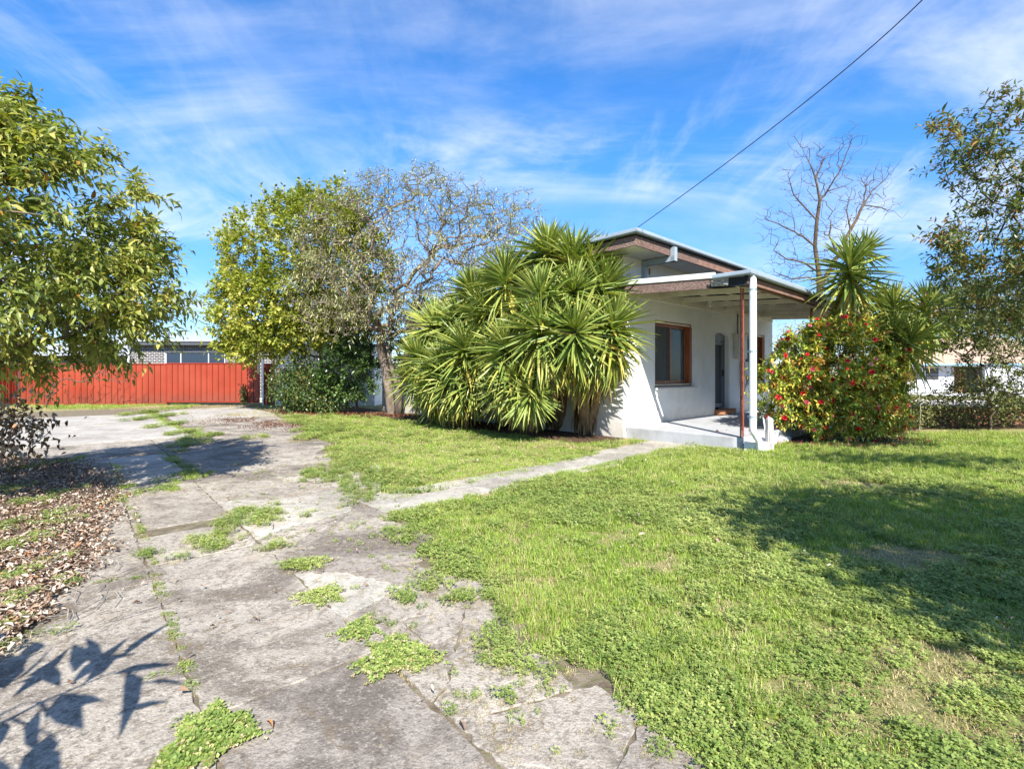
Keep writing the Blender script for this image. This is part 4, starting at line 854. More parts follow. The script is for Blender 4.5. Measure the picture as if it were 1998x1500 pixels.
# ================================================================== VEGETATION
# --- yuccas
def yucca(label, base, heads, seedw=0, nleaf=150, group='yuccas in the clump by the house end', L0=.95, name='yucca', sk=1.0):
    base = np.array(base, float); t = empty(name, label, 'yucca', tuple(base), group=group)
    tg = np.array([h[:3] for h in heads]); stems = MB(); mats = [M['yuc'], M['yucy'], M['yucd']]; Ms = []; PI = []; MI = []
    for h in heads:
        tip = np.array(h[:3], float); sz = h[3] if len(h) > 3 else 1.0; ax = h[4] if len(h) > 4 else None
        b0 = base+np.array([rng.normal(0, .1), rng.normal(0, .1), 0]); mid = b0*.45+tip*.55; mid[:2] = b0[:2]*.62+tip[:2]*.38
        pts = [(1-s)**2*b0+2*s*(1-s)*mid+s*s*tip for s in np.linspace(0, 1, 9)]
        stems.tube([p-base for p in pts], np.linspace(.12, .035, 9).tolist(), 8)
        axis = pts[-1]-pts[-3]; axis /= np.linalg.norm(axis)
        if ax is not None: axis = np.array(ax, float); axis /= np.linalg.norm(axis)
        n = int(nleaf*1.5); s = np.linspace(0, 1, n)                          # 0 = growing tip, 1 = old leaves
        th = R(8)+(R(142)-R(8))*s**.8+rng.normal(0, .10, n); ph = np.arange(n)*2.39996+rng.normal(0, .25, n)
        e1 = np.cross(axis, [0.3, .2, 1.]) if abs(axis[2]) < .8 else np.cross(axis, [1., 0, 0]); e1 /= np.linalg.norm(e1); e2 = np.cross(axis, e1)
        d = np.cos(th)[:, None]*axis+np.sin(th)[:, None]*(np.cos(ph)[:, None]*e1+np.sin(ph)[:, None]*e2)
        d[:, 2] -= .18*s*(s > .4); pos = tip-axis*(s[:, None]*.50*sz)-axis*.02
        ln = L0*sz*(.60+.40*np.minimum(1, s*3.2))*rng.uniform(.82, 1.08, n); 
        up = axis[None]+rng.normal(0, .25, (n, 3))
        Mx = frames(pos, d, up, ln, ln*.92*(1+.2*rng.random(n))); Ms.append(Mx)
        PI.append(np.where(s < .25, 0, np.where(s < .7, 1, 2)) if True else 0)
        MI.append(np.where(rng.random(n) < np.clip((s-.42)*1.5, 0, .75), 1, 0))
        # hanging skirt of old yellowing/dead leaves
        m_ = int(26*sk); ss = rng.uniform(0, 1, m_); k = np.clip(ss*.30, 0, .5); pos = tip-axis*(.5*sz+ss[:, None]*.55); a = rng.uniform(0, 6.28, m_)
        d = np.stack([np.cos(a)*.42, np.sin(a)*.42, -np.ones(m_)], 1)+rng.normal(0, .12, (m_, 3)); ln = L0*sz*rng.uniform(.6, .95, m_)
        Ms.append(frames(pos, d, np.stack([np.cos(a), np.sin(a), .2+0*a], 1), ln, ln*1.0)); PI.append(np.full(m_, 1)); MI.append(np.where(rng.random(m_) < .22+.5*ss, 2, 1))
    if seedw:                                                     # dead thatch round the trunk foot
        m_ = seedw; a = rng.uniform(0, 6.28, m_); zz_ = rng.uniform(.35, 1.55, m_); rr = rng.uniform(.16, .36, m_); pos = np.stack([base[0]+rr*np.cos(a), base[1]+rr*np.sin(a), zz_], 1)
        d = np.stack([np.cos(a)*.18, np.sin(a)*.18, -np.ones(m_)], 1)+rng.normal(0, .10, (m_, 3)); ln = rng.uniform(.4, .75, m_)
        Ms.append(frames(pos, d, np.stack([np.cos(a), np.sin(a), 0*a], 1), ln, ln*.9)); PI.append(np.full(m_, 2)); MI.append(np.full(m_, 2))
    stems.build('trunk', M['yuccatrunk'], t, smooth=True)
    emit(t, 'leaf', 'foliage', mats, LP_yuc, np.concatenate(Ms), np.concatenate(PI), np.concatenate(MI), 300)
    return t
H = lambda px, py, Y, sz=1.0, ax=None: tuple(Pp(px, py, Y))+(sz, ax)
yucca('front yucca with dead brown skirt nearest the porch, rightmost of the clump', (*Gp(1150, 846), 0), [H(1122, 640, 9.2, 1.05), H(1200, 622, 9.5, 1.0, (.25, -.1, 1)), H(1180, 548, 10.2, 1.0, (.15, 0, 1)), H(1150, 668, 9.7, .85, (.1, -.5, .8)), H(1205, 668, 10.0, .8, (.4, -.2, .7))], 430)
yucca('tallest yucca of the clump, its top heads against the sky', (*Gp(1090, 838), 0), [H(1068, 478, 10.9, 1.1), H(1118, 492, 10.6, 1.05, (.1, 0, 1)), H(1120, 560, 9.9, 1.0), H(1055, 570, 9.9, 1.05, (-.05, -.1, 1)), H(1155, 505, 10.5, 1.0, (.3, 0, 1)), H(1085, 640, 9.8, .95, (0, -.4, .8))], 150)
yucca('middle yucca of the clump with a bare leaning stem in front', (*Gp(1040, 842), 0), [H(1053, 628, 9.5, 1.0, (-.1, -.15, 1)), H(985, 668, 9.9, .98, (-.2, -.2, 1)), H(1010, 735, 9.7, .85, (-.3, -.6, .5)), H(1040, 765, 9.6, .8, (.3, -.7, .2)), H(975, 755, 10.1, .85, (-.5, -.4, .3))], 60, sk=.6)
yucca('rear yucca left of the tallest, wide head level with the roof', (*Gp(985, 828), 0), [H(985, 530, 11.2, 1.15, (-.15, 0, 1)), H(945, 600, 11.6, 1.1, (-.35, -.1, 1)), H(1000, 600, 11.2, 1.05, (-.1, -.2, 1)), H(920, 560, 12.6, 1.05, (-.4, 0, 1)), H(935, 680, 11.4, 1.0, (-.3, -.3, 1))], 60)
yucca('low spreading yucca at the left of the clump beside the grey tree', (*Gp(895, 818), 0), [H(906, 668, 11.4, 1.05, (0, -.2, 1)), H(862, 700, 12.0, 1.0, (-.3, -.2, 1)), H(840, 735, 12.2, .95, (-.5, -.3, .7)), H(885, 735, 11.6, .95, (-.1, -.6, .6)), H(925, 740, 11.4, .9, (.2, -.5, .5))], 160)
yucca('leftmost yucca of the clump, dark heads under the grey tree', (*Gp(838, 808), 0), [H(815, 690, 13.4, 1.05, (-.4, -.1, 1)), H(850, 630, 13.8, 1.1), H(895, 620, 13.4, 1.1), H(800, 735, 13.6, .95, (-.5, -.3, .6)), H(855, 770, 13.0, .9, (0, -.6, .4))], 60)
grp2 = 'yuccas behind the camellia'
yucca('tall single headed yucca rising behind the red flowered bush, left one of the pair', (7.1, 11.7, 0), [H(1658, 505, 10.2, 1.15, (-.05, -.1, 1)), H(1690, 480, 10.4, .7, (.5, 0, .8)), H(1663, 555, 10.5, .98, (0, -.15, 1))], 0, group=grp2, nleaf=95, L0=.85)
yucca('many headed drooping yucca right of the red flowered bush', (8.5, 11.0, 0), [H(1745, 590, 10.6, .95, (.1, 0, 1)), H(1812, 590, 10.3, 1.0, (.25, 0, 1)), H(1782, 655, 9.7, 1.0, (.15, -.35, .9)), H(1745, 640, 9.9, .8, (-.1, -.4, .8)), H(1720, 580, 11.2, .85)], 0, group=grp2, nleaf=95, L0=.85)
o = MB().tube([Pp(1040, 705, 9.3), Pp(1035, 660, 9.6)], .01, 4)

# --- left privet-like tree
tg = np.concatenate([ell(330, (-5.4, 4.95, 2.55), (1.62, 1.6, 1.62), .45), ell(110, (-5.3, 4.9, 2.5), (1.2, 1.2, 1.2)), ell(25, (-3.95, 5.1, 2.2), (.35, .5, .45)), ell(25, (-4.7, 4.6, 3.6), (.5, .5, .35)), ell(30, (-4.3, 4.6, 1.5), (.5, .5, .25))])
tg = tg[tg[:, 2] > np.interp(tg[:, 0], [-6.5, -5.4, -4.2], [.95, 1.35, 1.8])]
left_tree, _, _ = make_tree('broadleaf_tree', 'large glossy olive green tree with drooping leaves at the left edge', 'tree', [(-5.9, 5.3, 0), (-5.8, 5.25, .6), (-5.6, 5.1, 1.2)], tg, M['bark'],
          [M['lf_priv'], M['lf_privy']], LP_arch, .084, 42000, .17, 'arch', shoot=(.30, 9, .55), lsig=.22, seg=.25, jit=.14, tip=.005, rmax=.10, nparts=300, msel=.015)
# --- yellow-green tree
tg = np.concatenate([ell(620, (-7.6, 18.3, 5.2), (3.1, 2.4, 2.7), .5), ell(300, (-8.0, 17.8, 3.6), (2.7, 2.0, 1.6), .3), ell(110, (-9.2, 17.6, 2.6), (1.3, 1.2, .8)), ell(130, (-6.7, 18.0, 6.6), (1.7, 1.5, 1.7)), ell(120, (-6.5, 17.4, 3.3), (1.6, 1.2, 1.0))])
make_tree('leafy_tree', 'bright yellow green tree overhanging the right end of the red gate', 'tree', [(-7.2, 19.2, 0), (-7.2, 19.1, 1.2), (-7.3, 18.9, 2.0)], tg, M['bark'], [M['lf_elm']], LP_round, .125, 52000, .17, 'flat', shoot=(.42, 8, .15), lsig=.25, seg=.4, jit=.13, tip=.005, rmax=.17)
# --- grey sparse tree
c0 = np.array([-3.3, 16.3, 5.4])
tg = np.concatenate([ell(1500, c0, (4.1, 2.4, 2.6), .3, -.5), ell(420, (-4.6, 15.6, 4.0), (2.6, 1.6, 1.2), .2), ell(240, (-1.0, 16.5, 6.2), (2.2, 1.6, 1.6), .3), ell(200, (-1.6, 15.2, 3.6), (1.6, 1.0, .6)), ell(260, (-4.3, 15.3, 3.2), (2.6, 1.0, .8))])
make_tree('sparse_tree', 'spreading grey twiggy tree with thin pale foliage behind the yucca clump', 'tree', [(-4.0, 16.4, 0), (-4.1, 16.4, .9), (-4.25, 16.4, 1.7), (-4.35, 16.4, 2.2)], tg, M['bark'], [M['lf_grey']], LP_thin, .115, 26000, .13, 'out', shoot=(.30, 7, .3), lsig=.3, seg=.28, jit=.24, tip=.0085, rmax=.19, expo=2.4, leafy=.6)
mb = MB(); mb.tube([(-3.72, 16.2, 0), (-3.7, 16.2, .7), (-3.55, 16.1, 1.5), (-3.3, 16.0, 2.5), (-2.8, 16.1, 4)], [.15, .12, .1, .08, .04], 8); mb.tube([(-3.68, 16.2, .6), (-3.9, 16.1, 1.5), (-4.1, 16.1, 2.4)], [.08, .07, .04], 7)
o = mb.build('tree_stem', M['bark'], smooth=True); sprops(o, 'second pale forked stem just right of the grey tree trunk', 'tree')
# --- bare tree beyond the house
ang = []
base = np.array([(1592-CX)*24/F, 24., 0]); Zt = lambda py, Y=24: EYE+(HY-py)*Y/F; Xt = lambda px, Y=24: (px-CX)*Y/F
LM = [[(1596, 400), (1592, 350), (1580, 318), (1566, 292)], [(1600, 390), (1622, 362), (1640, 330), (1652, 300), (1662, 272)], [(1592, 350), (1602, 322), (1612, 300)], [(1590, 480), (1566, 462), (1540, 448), (1510, 434), (1494, 430)],
      [(1597, 530), (1565, 512), (1535, 505), (1508, 488)], [(1594, 430), (1568, 402), (1550, 380), (1540, 350)], [(1600, 560), (1634, 500), (1660, 448), (1684, 402), (1702, 372), (1728, 350)], [(1684, 402), (1710, 404), (1738, 410)], [(1660, 448), (1652, 412), (1662, 370)], [(1602, 550), (1575, 540), (1545, 545), (1512, 530)], [(1684, 402), (1690, 370), (1692, 345)], [(1634, 500), (1618, 460), (1622, 430)]]
rb_ = random.Random(4); pre = []; dy = {}
for l in LM:
    y0_ = dy.get(l[0], 24.); off = rb_.uniform(-.5, .5); pl_ = []
    for q, (a, b) in enumerate(l): yy_ = y0_+off*q*.5; dy[(a, b)] = yy_; pl_.append((Xt(a, yy_), yy_, Zt(b, yy_)))
    pre.append(pl_)
ex = []
for l in pre:
    for a, b in zip(l[:-1], l[1:]):
        for _ in range(40): p = np.array(a)+(np.array(b)-np.array(a))*rng.random(); ex.append(p+rng.normal(0, .36, 3).clip(-.8, .8)+(np.array(b)-np.array(l[0]))*.08+np.array([0, 0, .15]))
ex = np.array(ex+list(ell(60, (Xt(1550), 24, Zt(530)), (1.5, 1.2, 1.3)))+list(ell(60, (Xt(1625), 24, Zt(530)), (1.3, 1.2, 1.3))))
make_tree('bare_tree', 'tall leafless tree with lichen spotted trunk rising behind the veranda roof', 'tree', [base, base+(0, 0, 2.5), (Xt(1600), 24, Zt(560)), (Xt(1597), 24, Zt(530)), (Xt(1590), 24, Zt(480)), (Xt(1594), 24, Zt(430)), (Xt(1600), 24, Zt(390)), (Xt(1598), 24, Zt(370))], ex, M['barklichen'], [M['lf_elm']], LP_small, .06, 900, .15, 'out', seg=.25, jit=.16, tip=.0060, rmax=.25, pathw=.1, expo=2.0, pre=pre)
ex = np.concatenate([ell(170, (12.5, 22, 2.6), (2.0, 1.6, 1.5)), ell(100, (15.5, 22, 2.6), (2.2, 1.4, 1.4))])
make_tree('bare_shrub', 'leafless grey shrub seen beneath the far end of the veranda roof', 'shrub', [(13.5, 22, 0), (13.5, 22, .5)], ex, M['barkgrey'], [M['lf_grey']], LP_small, .07, 2600, .25, 'out', seg=.3, jit=.2, tip=.006, rmax=.08)
tg = np.concatenate([ell(90, (-17.5, 19.8, 1.75), (2.2, .6, .35), .1), ell(70, (-18.8, 19.6, 1.0), (1.2, .6, .8), .1), ell(40, (-16.2, 19.8, 1.3), (1.5, .5, .5))])
make_tree('bare_shrub', 'leafless brown twigs of a small shrub leaning in front of the long red fence', 'shrub', [(-18.6, 19.7, 0), (-18.4, 19.7, .4)], tg, M['barkdark'], [M['lf_grey']], LP_small, .05, 120, .2, 'out', seg=.25, jit=.2, tip=.0055, rmax=.035)
# --- right tree and hedge
tg = np.concatenate([ell(85, (7.45, 7.4, 4.7), (.95, .9, .9), .2), ell(90, (7.7, 7.4, 3.5), (1.05, .9, .8), .2), ell(100, (7.75, 7.6, 2.7), (1.15, .9, .7), .1), ell(8, (6.25, 7.0, 4.8), (.28, .2, .14)), ell(14, (6.55, 7.2, 3.35), (.35, .3, .2)), ell(14, (6.75, 7.0, 4.5), (.3, .3, .25)), ell(60, (8.9, 7.6, 4.2), (1.1, 1, 1.3)), ell(12, (6.5, 7.4, 2.95), (.3, .3, .2))])
make_tree('broadleaf_tree', 'bronze green tree with open starry leaf sprays at the right edge', 'tree', [(9.1, 8.2, 0), (9.05, 8.2, 1.2), (8.8, 8.1, 2.2), (8.6, 8.0, 3.0)], tg, M['barkdark'], [M['lf_right'], M['lf_privy']], LP_arch, .082, 12500, .10, 'out', shoot=(.24, 8, .1), lsig=.25, seg=.22, jit=.16, tip=.0035, rmax=.12, nparts=300, msel=.02)
tg = np.concatenate([ell(320, (11.4, 11.6, 1.9), (1.6, 1.0, 1.25), .1), ell(160, (10.6, 11.6, 2.7), (1.3, .9, .7), 0), ell(200, (11.8, 11.8, 3.1), (1.8, 1.0, .9), 0)])
tg = tg[(tg[:, 0] > 10.75) | (tg[:, 2] > 1.95)]
make_tree('twiggy_shrub', 'tangled twiggy green grey shrub in front of the white house across the street', 'shrub', [(11.6, 12.0, 0), (11.6, 12.0, .35)], tg, M['barkdark'], [M['lf_hedge']], LP_round, .062, 24000, .13, 'out', shoot=(.28, 8, .1), lsig=.25, seg=.22, jit=.25, tip=.0035, rmax=.05)
tg = np.concatenate([ell(200, (12.0, 12.5, .55), (2.2, .5, .45)), ell(60, (10.0, 12.5, .35), (.8, .4, .3))])
make_tree('low_shrub', 'low leafy green shrubs growing along the foot of the brown brick wall', 'shrub', [(12, 12.6, 0), (12, 12.6, .15)], tg, M['barkdark'], [M['lf_hedge'], M['whitefl']], LP_round, .065, 6000, .14, 'out', seg=.2, jit=.2, tip=.003, rmax=.03, msel=.004)
# --- dark glossy shrub and dry bushes below the trees
tg = np.concatenate([ell(160, (-5.6, 17.0, 1.5), (1.1, .8, 1.1), .2), ell(90, (-5.0, 16.9, 2.4), (1.1, .6, .9)), ell(170, (-3.1, 17.8, 2.7), (1.7, .6, 1.4))])
make_tree('glossy_shrub', 'dark glossy green shrub standing in shade between gate bushes and grey tree', 'shrub', [(-5.4, 17.2, 0), (-5.4, 17.2, .4)], tg, M['barkdark'], [M['lf_dark']], LP_round, .10, 19000, .16, 'out', shoot=(.22, 7, .3), seg=.25, jit=.18, tip=.005, rmax=.07)
tg = np.concatenate([ell(200, (-7.4, 17.4, .95), (1.0, .7, .95), .1), ell(70, (-6.6, 17.0, .6), (1.0, .5, .5))])
make_tree('dry_bush', 'dark scrubby dry bush in front of the white shed by the gate', 'bush', [(-7.0, 17.5, 0), (-7.0, 17.5, .2)], tg, M['barkgrey'], [M['lf_dark'], M['lf_right']], LP_round, .075, 15000, .15, 'out', seg=.22, jit=.25, tip=.005, rmax=.04, msel=.4)
# --- dry brown clump at the left edge
lx, ly = -7.15, 6.8
tg = np.concatenate([ell(190, (lx, ly, .6), (.6, .55, .55), .1)])
t, P, rad = make_tree('dead_clump', 'dead brown curled leaf clump under the left tree at the drive edge', 'dead plant', [(lx, ly, 0), (lx, ly, .12)], tg, M['barkgrey'], [M['litter'], M['yucd']], LP_cur, .085, 900, .15, 'hang', seg=.15, jit=.3, tip=.004, rmax=.03, msel=.5, nparts=120)
# --- camellia
cc = np.array([6.62, 10.15, 1.25])
tg = np.concatenate([ell(300, cc+(0.05, 0, .15), (1.25, .9, 1.05), .55), ell(150, cc+(0, .1, -.1), (.9, .6, .85)), ell(70, (5.55, 10.15, 1.05), (.55, .5, .7), .4), ell(80, (7.55, 10.35, .95), (.62, .5, .8), .4), ell(70, (6.7, 9.95, .45), (1.2, .6, .35), .3), ell(40, (6.9, 10.2, 2.25), (.6, .5, .3), .3)])
camt, P, rad = make_tree('camellia_bush', 'large camellia bush covered in red and pink flowers beside the porch', 'bush', [(6.6, 10.4, 0), (6.6, 10.4, .35)], tg, M['barkgrey'], [M['lf_cam']], LP_arch[:2], .088, 34000, .13, 'out', shoot=(.20, 7, .1), lsig=.25, seg=.22, jit=.16, tip=.0035, rmax=.06, nparts=300)
fm = MB()
def flower_mesh(k):
    m_ = MB(); rr = random.Random(k)
    for ring_, (n, r_, tilt, z) in enumerate(((6, .048, .25, 0), (6, .036, .75, .006), (5, .022, 1.2, .012))):
        for j in range(n):
            a = 2*math.pi*j/n+ring_*.5; ca, sa = math.cos(a), math.sin(a); ct, st = math.cos(tilt), math.sin(tilt)
            def P_(x, y, z2=0): return ((x*ct)*ca-y*sa, (x*ct)*sa+y*ca, x*st+z+z2)
            m_.add([P_(.004, 0), P_(r_*.6, -r_*.5, .004), P_(r_, -r_*.28), P_(r_*1.04, 0, .004), P_(r_, r_*.28), P_(r_*.6, r_*.5, .004)], [(0, 1, 2, 3), (0, 3, 4, 5)])
    me = m_.mesh('flower'); me.materials.append(M['flower']); return me
fms = [flower_mesh(k) for k in range(3)]
tgc = tg[(tg[:, 1] < 10.35)]
for k in range(240):
    p = tgc[rng.integers(len(tgc))]; o_ = p-cc; o_ = o_/np.linalg.norm(o_); o_ = o_+np.array([0, -.7, .2]); o_ /= np.linalg.norm(o_); p = p+o_*.2
    ob = bpy.data.objects.new('flower', fms[k % 3]); ob.matrix_world = Matrix.Translation(Vector(p-np.array(camt.location))) @ Vector(o_+rng.normal(0, .3, 3)).to_track_quat('Z', 'Y').to_matrix().to_4x4() @ Matrix.Scale(float(rng.uniform(.45, 1.2)), 4); ob.parent = camt; C.objects.link(ob)
# --- broad leaf seedlings by the wall
def seedling(label, x, y, h, n):
    t = empty('broadleaf_seedling', label, 'plant', (x, y, 0), group='young broad leaved plants in front of the brick wall'); q = MB(); q.tube([(0, 0, 0), (.03, 0, h*.5), (0, .02, h)], [.014, .012, .006], 6); q.build('stem', M['barkgrey'], t)
    s = np.linspace(.45, 1, n); a = np.arange(n)*2.4; pos = np.stack([x+0*s, y+0*s, h*s], 1); d = np.stack([np.cos(a), np.sin(a)*.6, .8-.6*rng.random(n)], 1)
    emit(t, 'leaf', 'foliage', [M['bigleaf']], [leaf_proto(.34, .25, .3)], frames(pos, d, np.tile([0, 0, 1.], (n, 1)), rng.uniform(.22, .34, n)), nparts=50)
seedling('tall broad leaved plant in front of the pale driveway across the wall', 10.05, 12.2, .95, 7); seedling('short broad leaved plant next to the camellia at the brick wall', 9.15, 12.0, 1.15, 8); seedling('middle broad leaved plant with folded leaves at the brick wall', 9.55, 12.1, .75, 5)
# --- off-frame trees whose shade falls into view
tg = np.concatenate([ell(190, (5.2, -.75, 4.3), (2.2, 1.7, .9), .1), ell(60, (3.9, .0, 4.0), (1.2, .9, .5), 0), ell(60, (4.3, -1.9, 4.2), (1.2, .9, .5)), ell(34, (7.0, 2.7, 4.6), (1.9, .3, .25)), ell(26, (7.6, 4.2, 4.9), (1.3, .3, .25))])
make_tree('street_tree', 'leafy tree behind the viewer shading the right of the lawn', 'tree', [(5.9, -2.6, 0), (5.8, -2.5, 1.4), (5.5, -2.0, 2.6)], tg, M['bark'], [M['lf_hedge']], LP_round, .13, 11500, .24, 'flat', seg=.4, jit=.15, tip=.006, rmax=.16)
tg = np.concatenate([ell(9, (-1.78, .62, 1.25), (.28, .4, .30)), ell(6, (-2.1, .9, 1.1), (.28, .3, .25))])
make_tree('large_leaf_shrub', 'large leaved shrub out of frame shading the bottom left of the drive', 'shrub', [(-2.5, .3, 0), (-2.4, .3, .6), (-2.2, .4, .95)], tg, M['bark'], [M['bigleaf']], [leaf_proto(.26, .2, .2)], .27, 90, .09, 'out', seg=.2, jit=.1, tip=.006, rmax=.03)

# ================================================================== GROUND COVER (instanced tufts)
def tuft_mesh(kind, k):
    rr = np.random.default_rng(100+k); V = []; Fc = []; b = 0; rn = []; mi = []
    def blade(p, d, h, w_, bend, m_):
        nonlocal b
        side = np.array([-d[1], d[0], 0.])*w_/2; q0 = p; q1 = p+np.array([d[0]*bend*.3, d[1]*bend*.3, h*.55]); q2 = p+np.array([d[0]*bend, d[1]*bend, h*(1-.3*bend/h)])
        V.extend([q0-side, q0+side, q1+side*.8, q1-side*.8, q2]); Fc.append((b, b+1, b+2)); Fc.append((b, b+2, b+3)); Fc.append((b+3, b+2, b+4)); b += 5; x = rr.random(); rn.extend([x]*5); mi.extend([m_]*3)
    def clov(p, s, m_=0, z=.03, stem=True):
        nonlocal b
        tilt = rr.normal(0, .25, 2); x = rr.random()*.9; a0 = rr.uniform(0, 6.28); c = np.array([p[0], p[1], z])
        for j in range(3):
            a = a0+j*2.094; d = np.array([math.cos(a), math.sin(a), tilt @ [math.cos(a), math.sin(a)]+.1]); sd_ = np.array([-math.sin(a), math.cos(a), .12])
            V.extend([c, c+d*s*.65-sd_*s*.48, c+d*s, c+d*s*.65+sd_*s*.48]); Fc.append((b, b+1, b+2)); Fc.append((b, b+2, b+3)); b += 4; rn.extend([x]*4); mi.extend([m_]*2)
        if stem: 
            q = np.array([p[0]*.7, p[1]*.7, 0.]); V.extend([q, q+[.002, 0, 0], c]); Fc.append((b, b+1, b+2)); b += 3; rn.extend([x]*3); mi.append(m_)
    if kind in ('grass', 'long', 'dry', 'short'):
        n, h, rad_ = {'grass': (26, .045, .055), 'long': (28, .078, .055), 'dry': (24, .024, .065), 'short': (26, .030, .055)}[kind]
        for _ in range(n):
            a = rr.uniform(0, 6.28); r_ = rad_*math.sqrt(rr.random()); a2 = rr.uniform(0, 6.28); hh = h*rr.uniform(.5, 1.25)
            dry = 1 if (kind == 'dry' and rr.random() < .9) or rr.random() < .12 else 0
            blade(np.array([r_*math.cos(a), r_*math.sin(a), -.004]), np.array([math.cos(a2), math.sin(a2)]), hh, rr.uniform(.0028, .0048), hh*rr.uniform(.15, .95)*(1.6 if kind == 'dry' else 1), dry)
        mats = [M['grass'], M['grassdry']]
    else:
        n = 26
        for _ in range(n):
            a = rr.uniform(0, 6.28); r_ = .07*math.sqrt(rr.random()); clov((r_*math.cos(a), r_*math.sin(a)), rr.uniform(.009, .017), z=rr.uniform(.012, .055)*(1 if kind == 'clover' else .7))
        for _ in range(5):
            a = rr.uniform(0, 6.28); a2 = rr.uniform(0, 6.28); blade(np.array([.06*math.cos(a), .06*math.sin(a), 0]), np.array([math.cos(a2), math.sin(a2)]), rr.uniform(.03, .07), .003, .03, 1 if rr.random() < .5 else 2)
        mats = [M['clover'], M['grass'], M['grassdry']]
    me = np_mesh(kind+'_tuft', np.array(V), [np.array(Fc)], [np.array(mi)], np.array(rn)*.6)
    for m_ in mats: me.materials.append(m_)
    return me
KINDS = ['grass', 'long', 'dry', 'short', 'clover']
colls = {}
for kd in KINDS:
    cl_ = bpy.data.collections.new('tufts_'+kd); colls[kd] = cl_
    for k in range(4): cl_.objects.link(bpy.data.objects.new('%s_tuft' % kd, tuft_mesh(kd, k+KINDS.index(kd)*10)))
def scatter(name, coll, P, scale, label=None, cat=None):
    P = np.asarray(P, float); n = len(P)
    if not n: return
    me = bpy.data.meshes.new(name); me.vertices.add(n); me.vertices.foreach_set('co', P.astype(np.float32).ravel())
    for nm, val in (('tscale', scale), ('rotz', rng.uniform(0, 6.28, n)), ('tx', rng.normal(0, .12, n)), ('ty', rng.normal(0, .12, n))):
        a = me.attributes.new(nm, 'FLOAT', 'POINT'); a.data.foreach_set('value', np.asarray(np.broadcast_to(val, (n,)), np.float32))
    a = me.attributes.new('pick', 'INT', 'POINT'); a.data.foreach_set('value', rng.integers(0, 4, n).astype(np.int32)); me.update()
    o = bpy.data.objects.new(name, me); C.objects.link(o); o['kind'] = 'stuff'
    sprops(o, label, cat)
    g = bpy.data.node_groups.new(name, 'GeometryNodeTree'); g.interface.new_socket('Geometry', in_out='INPUT', socket_type='NodeSocketGeometry'); g.interface.new_socket('Geometry', in_out='OUTPUT', socket_type='NodeSocketGeometry')
    gi = g.nodes.new('NodeGroupInput'); go = g.nodes.new('NodeGroupOutput'); ip = g.nodes.new('GeometryNodeInstanceOnPoints'); ci = g.nodes.new('GeometryNodeCollectionInfo')
    ci.inputs['Collection'].default_value = coll; ci.inputs['Separate Children'].default_value = True; ci.inputs['Reset Children'].default_value = True; ip.inputs['Pick Instance'].default_value = True
    def at_(nm, ty='FLOAT'):
        x = g.nodes.new('GeometryNodeInputNamedAttribute'); x.data_type = ty; x.inputs['Name'].default_value = nm; return x.outputs[0]
    cx = g.nodes.new('ShaderNodeCombineXYZ'); g.links.new(at_('tx'), cx.inputs[0]); g.links.new(at_('ty'), cx.inputs[1]); g.links.new(at_('rotz'), cx.inputs[2])
    g.links.new(gi.outputs[0], ip.inputs['Points']); g.links.new(ci.outputs[0], ip.inputs['Instance']); g.links.new(cx.outputs[0], ip.inputs['Rotation']); g.links.new(at_('tscale'), ip.inputs['Scale']); g.links.new(at_('pick', 'INT'), ip.inputs['Instance Index']); g.links.new(ip.outputs[0], go.inputs[0])
    md = o.modifiers.new('scatter', 'NODES'); md.node_group = g; return o
# simple value noise in numpy
_gr = np.random.default_rng(3).random((256, 256))
def vn(x, y, s, ox=0):
    x = x*s+31.7+ox; y = y*s+17.3+ox*.7; xi = np.floor(x).astype(int); yi = np.floor(y).astype(int); fx = x-xi; fy = y-yi; fx = fx*fx*(3-2*fx); fy = fy*fy*(3-2*fy)
    g = lambda a, b: _gr[a % 256, b % 256]
    return (g(xi, yi)*(1-fx)+g(xi+1, yi)*fx)*(1-fy)+(g(xi, yi+1)*(1-fx)+g(xi+1, yi+1)*fx)*fy
def fbm(x, y, s, ox=0): return (vn(x, y, s, ox)+.5*vn(x, y, s*2.1, ox+5)+.25*vn(x, y, s*4.3, ox+9))/1.75
def lawn_mask(X, Y):
    c, d = to_cd(X, Y); u, v = to_uv(X, Y); n = fbm(X, Y, 4.0)
    ok = c > cedge(d)-.02+.16*(n-.5)
    ptop = np.interp(u, [-5.2, -3.5, -.3], [1.28, 1.14, .66])-.16*(n-.4); pbot = np.interp(u, [-5.2, -3, .1], [1.72, 1.52, 1.50])+.20*(n-.5)
    ok &= ~((u > -7) & (u < .3) & (v > ptop) & (v < pbot))
    ok &= ~((u > .02) & (v < 2.52)) & ~((u > -.5) & (v < .2)) 
    ok &= ~((v < 0) & (u > -1.15-.35*n+.0*v))
    # porch corner pad, camellia bed, wall bed
    ok &= ~(((X-6.7)/1.7)**2+((Y-10.3)/1.05)**2 < .55+.3*n) & ~((X > 7.5) & (Y > 11.2+1.0*(n-.5)+.15*(12-X).clip(0, 5)))
    ok &= (Y < 16.8) & ~((X < -3.5) & (Y > 15.6+n)) 
    # bare crescent at the bottom right
    return ok
bare = lambda X, Y: np.maximum.reduce([np.exp(-(((X-a)/ra)**2+((Y-b)/rb)**2)) for a, b, ra, rb in ((1.60, 2.08, .42, .24), (2.0, 2.35, .36, .28), (1.9, 1.92, .45, .17), (3.05, 3.75, .45, .22), (1.05, 3.55, .15, .1), (4.3, 6.2, .5, .25))])
GP = {k: ([], []) for k in KINDS}
def put(kd, P, s):
    GP[kd][0].append(P); GP[kd][1].append(s)
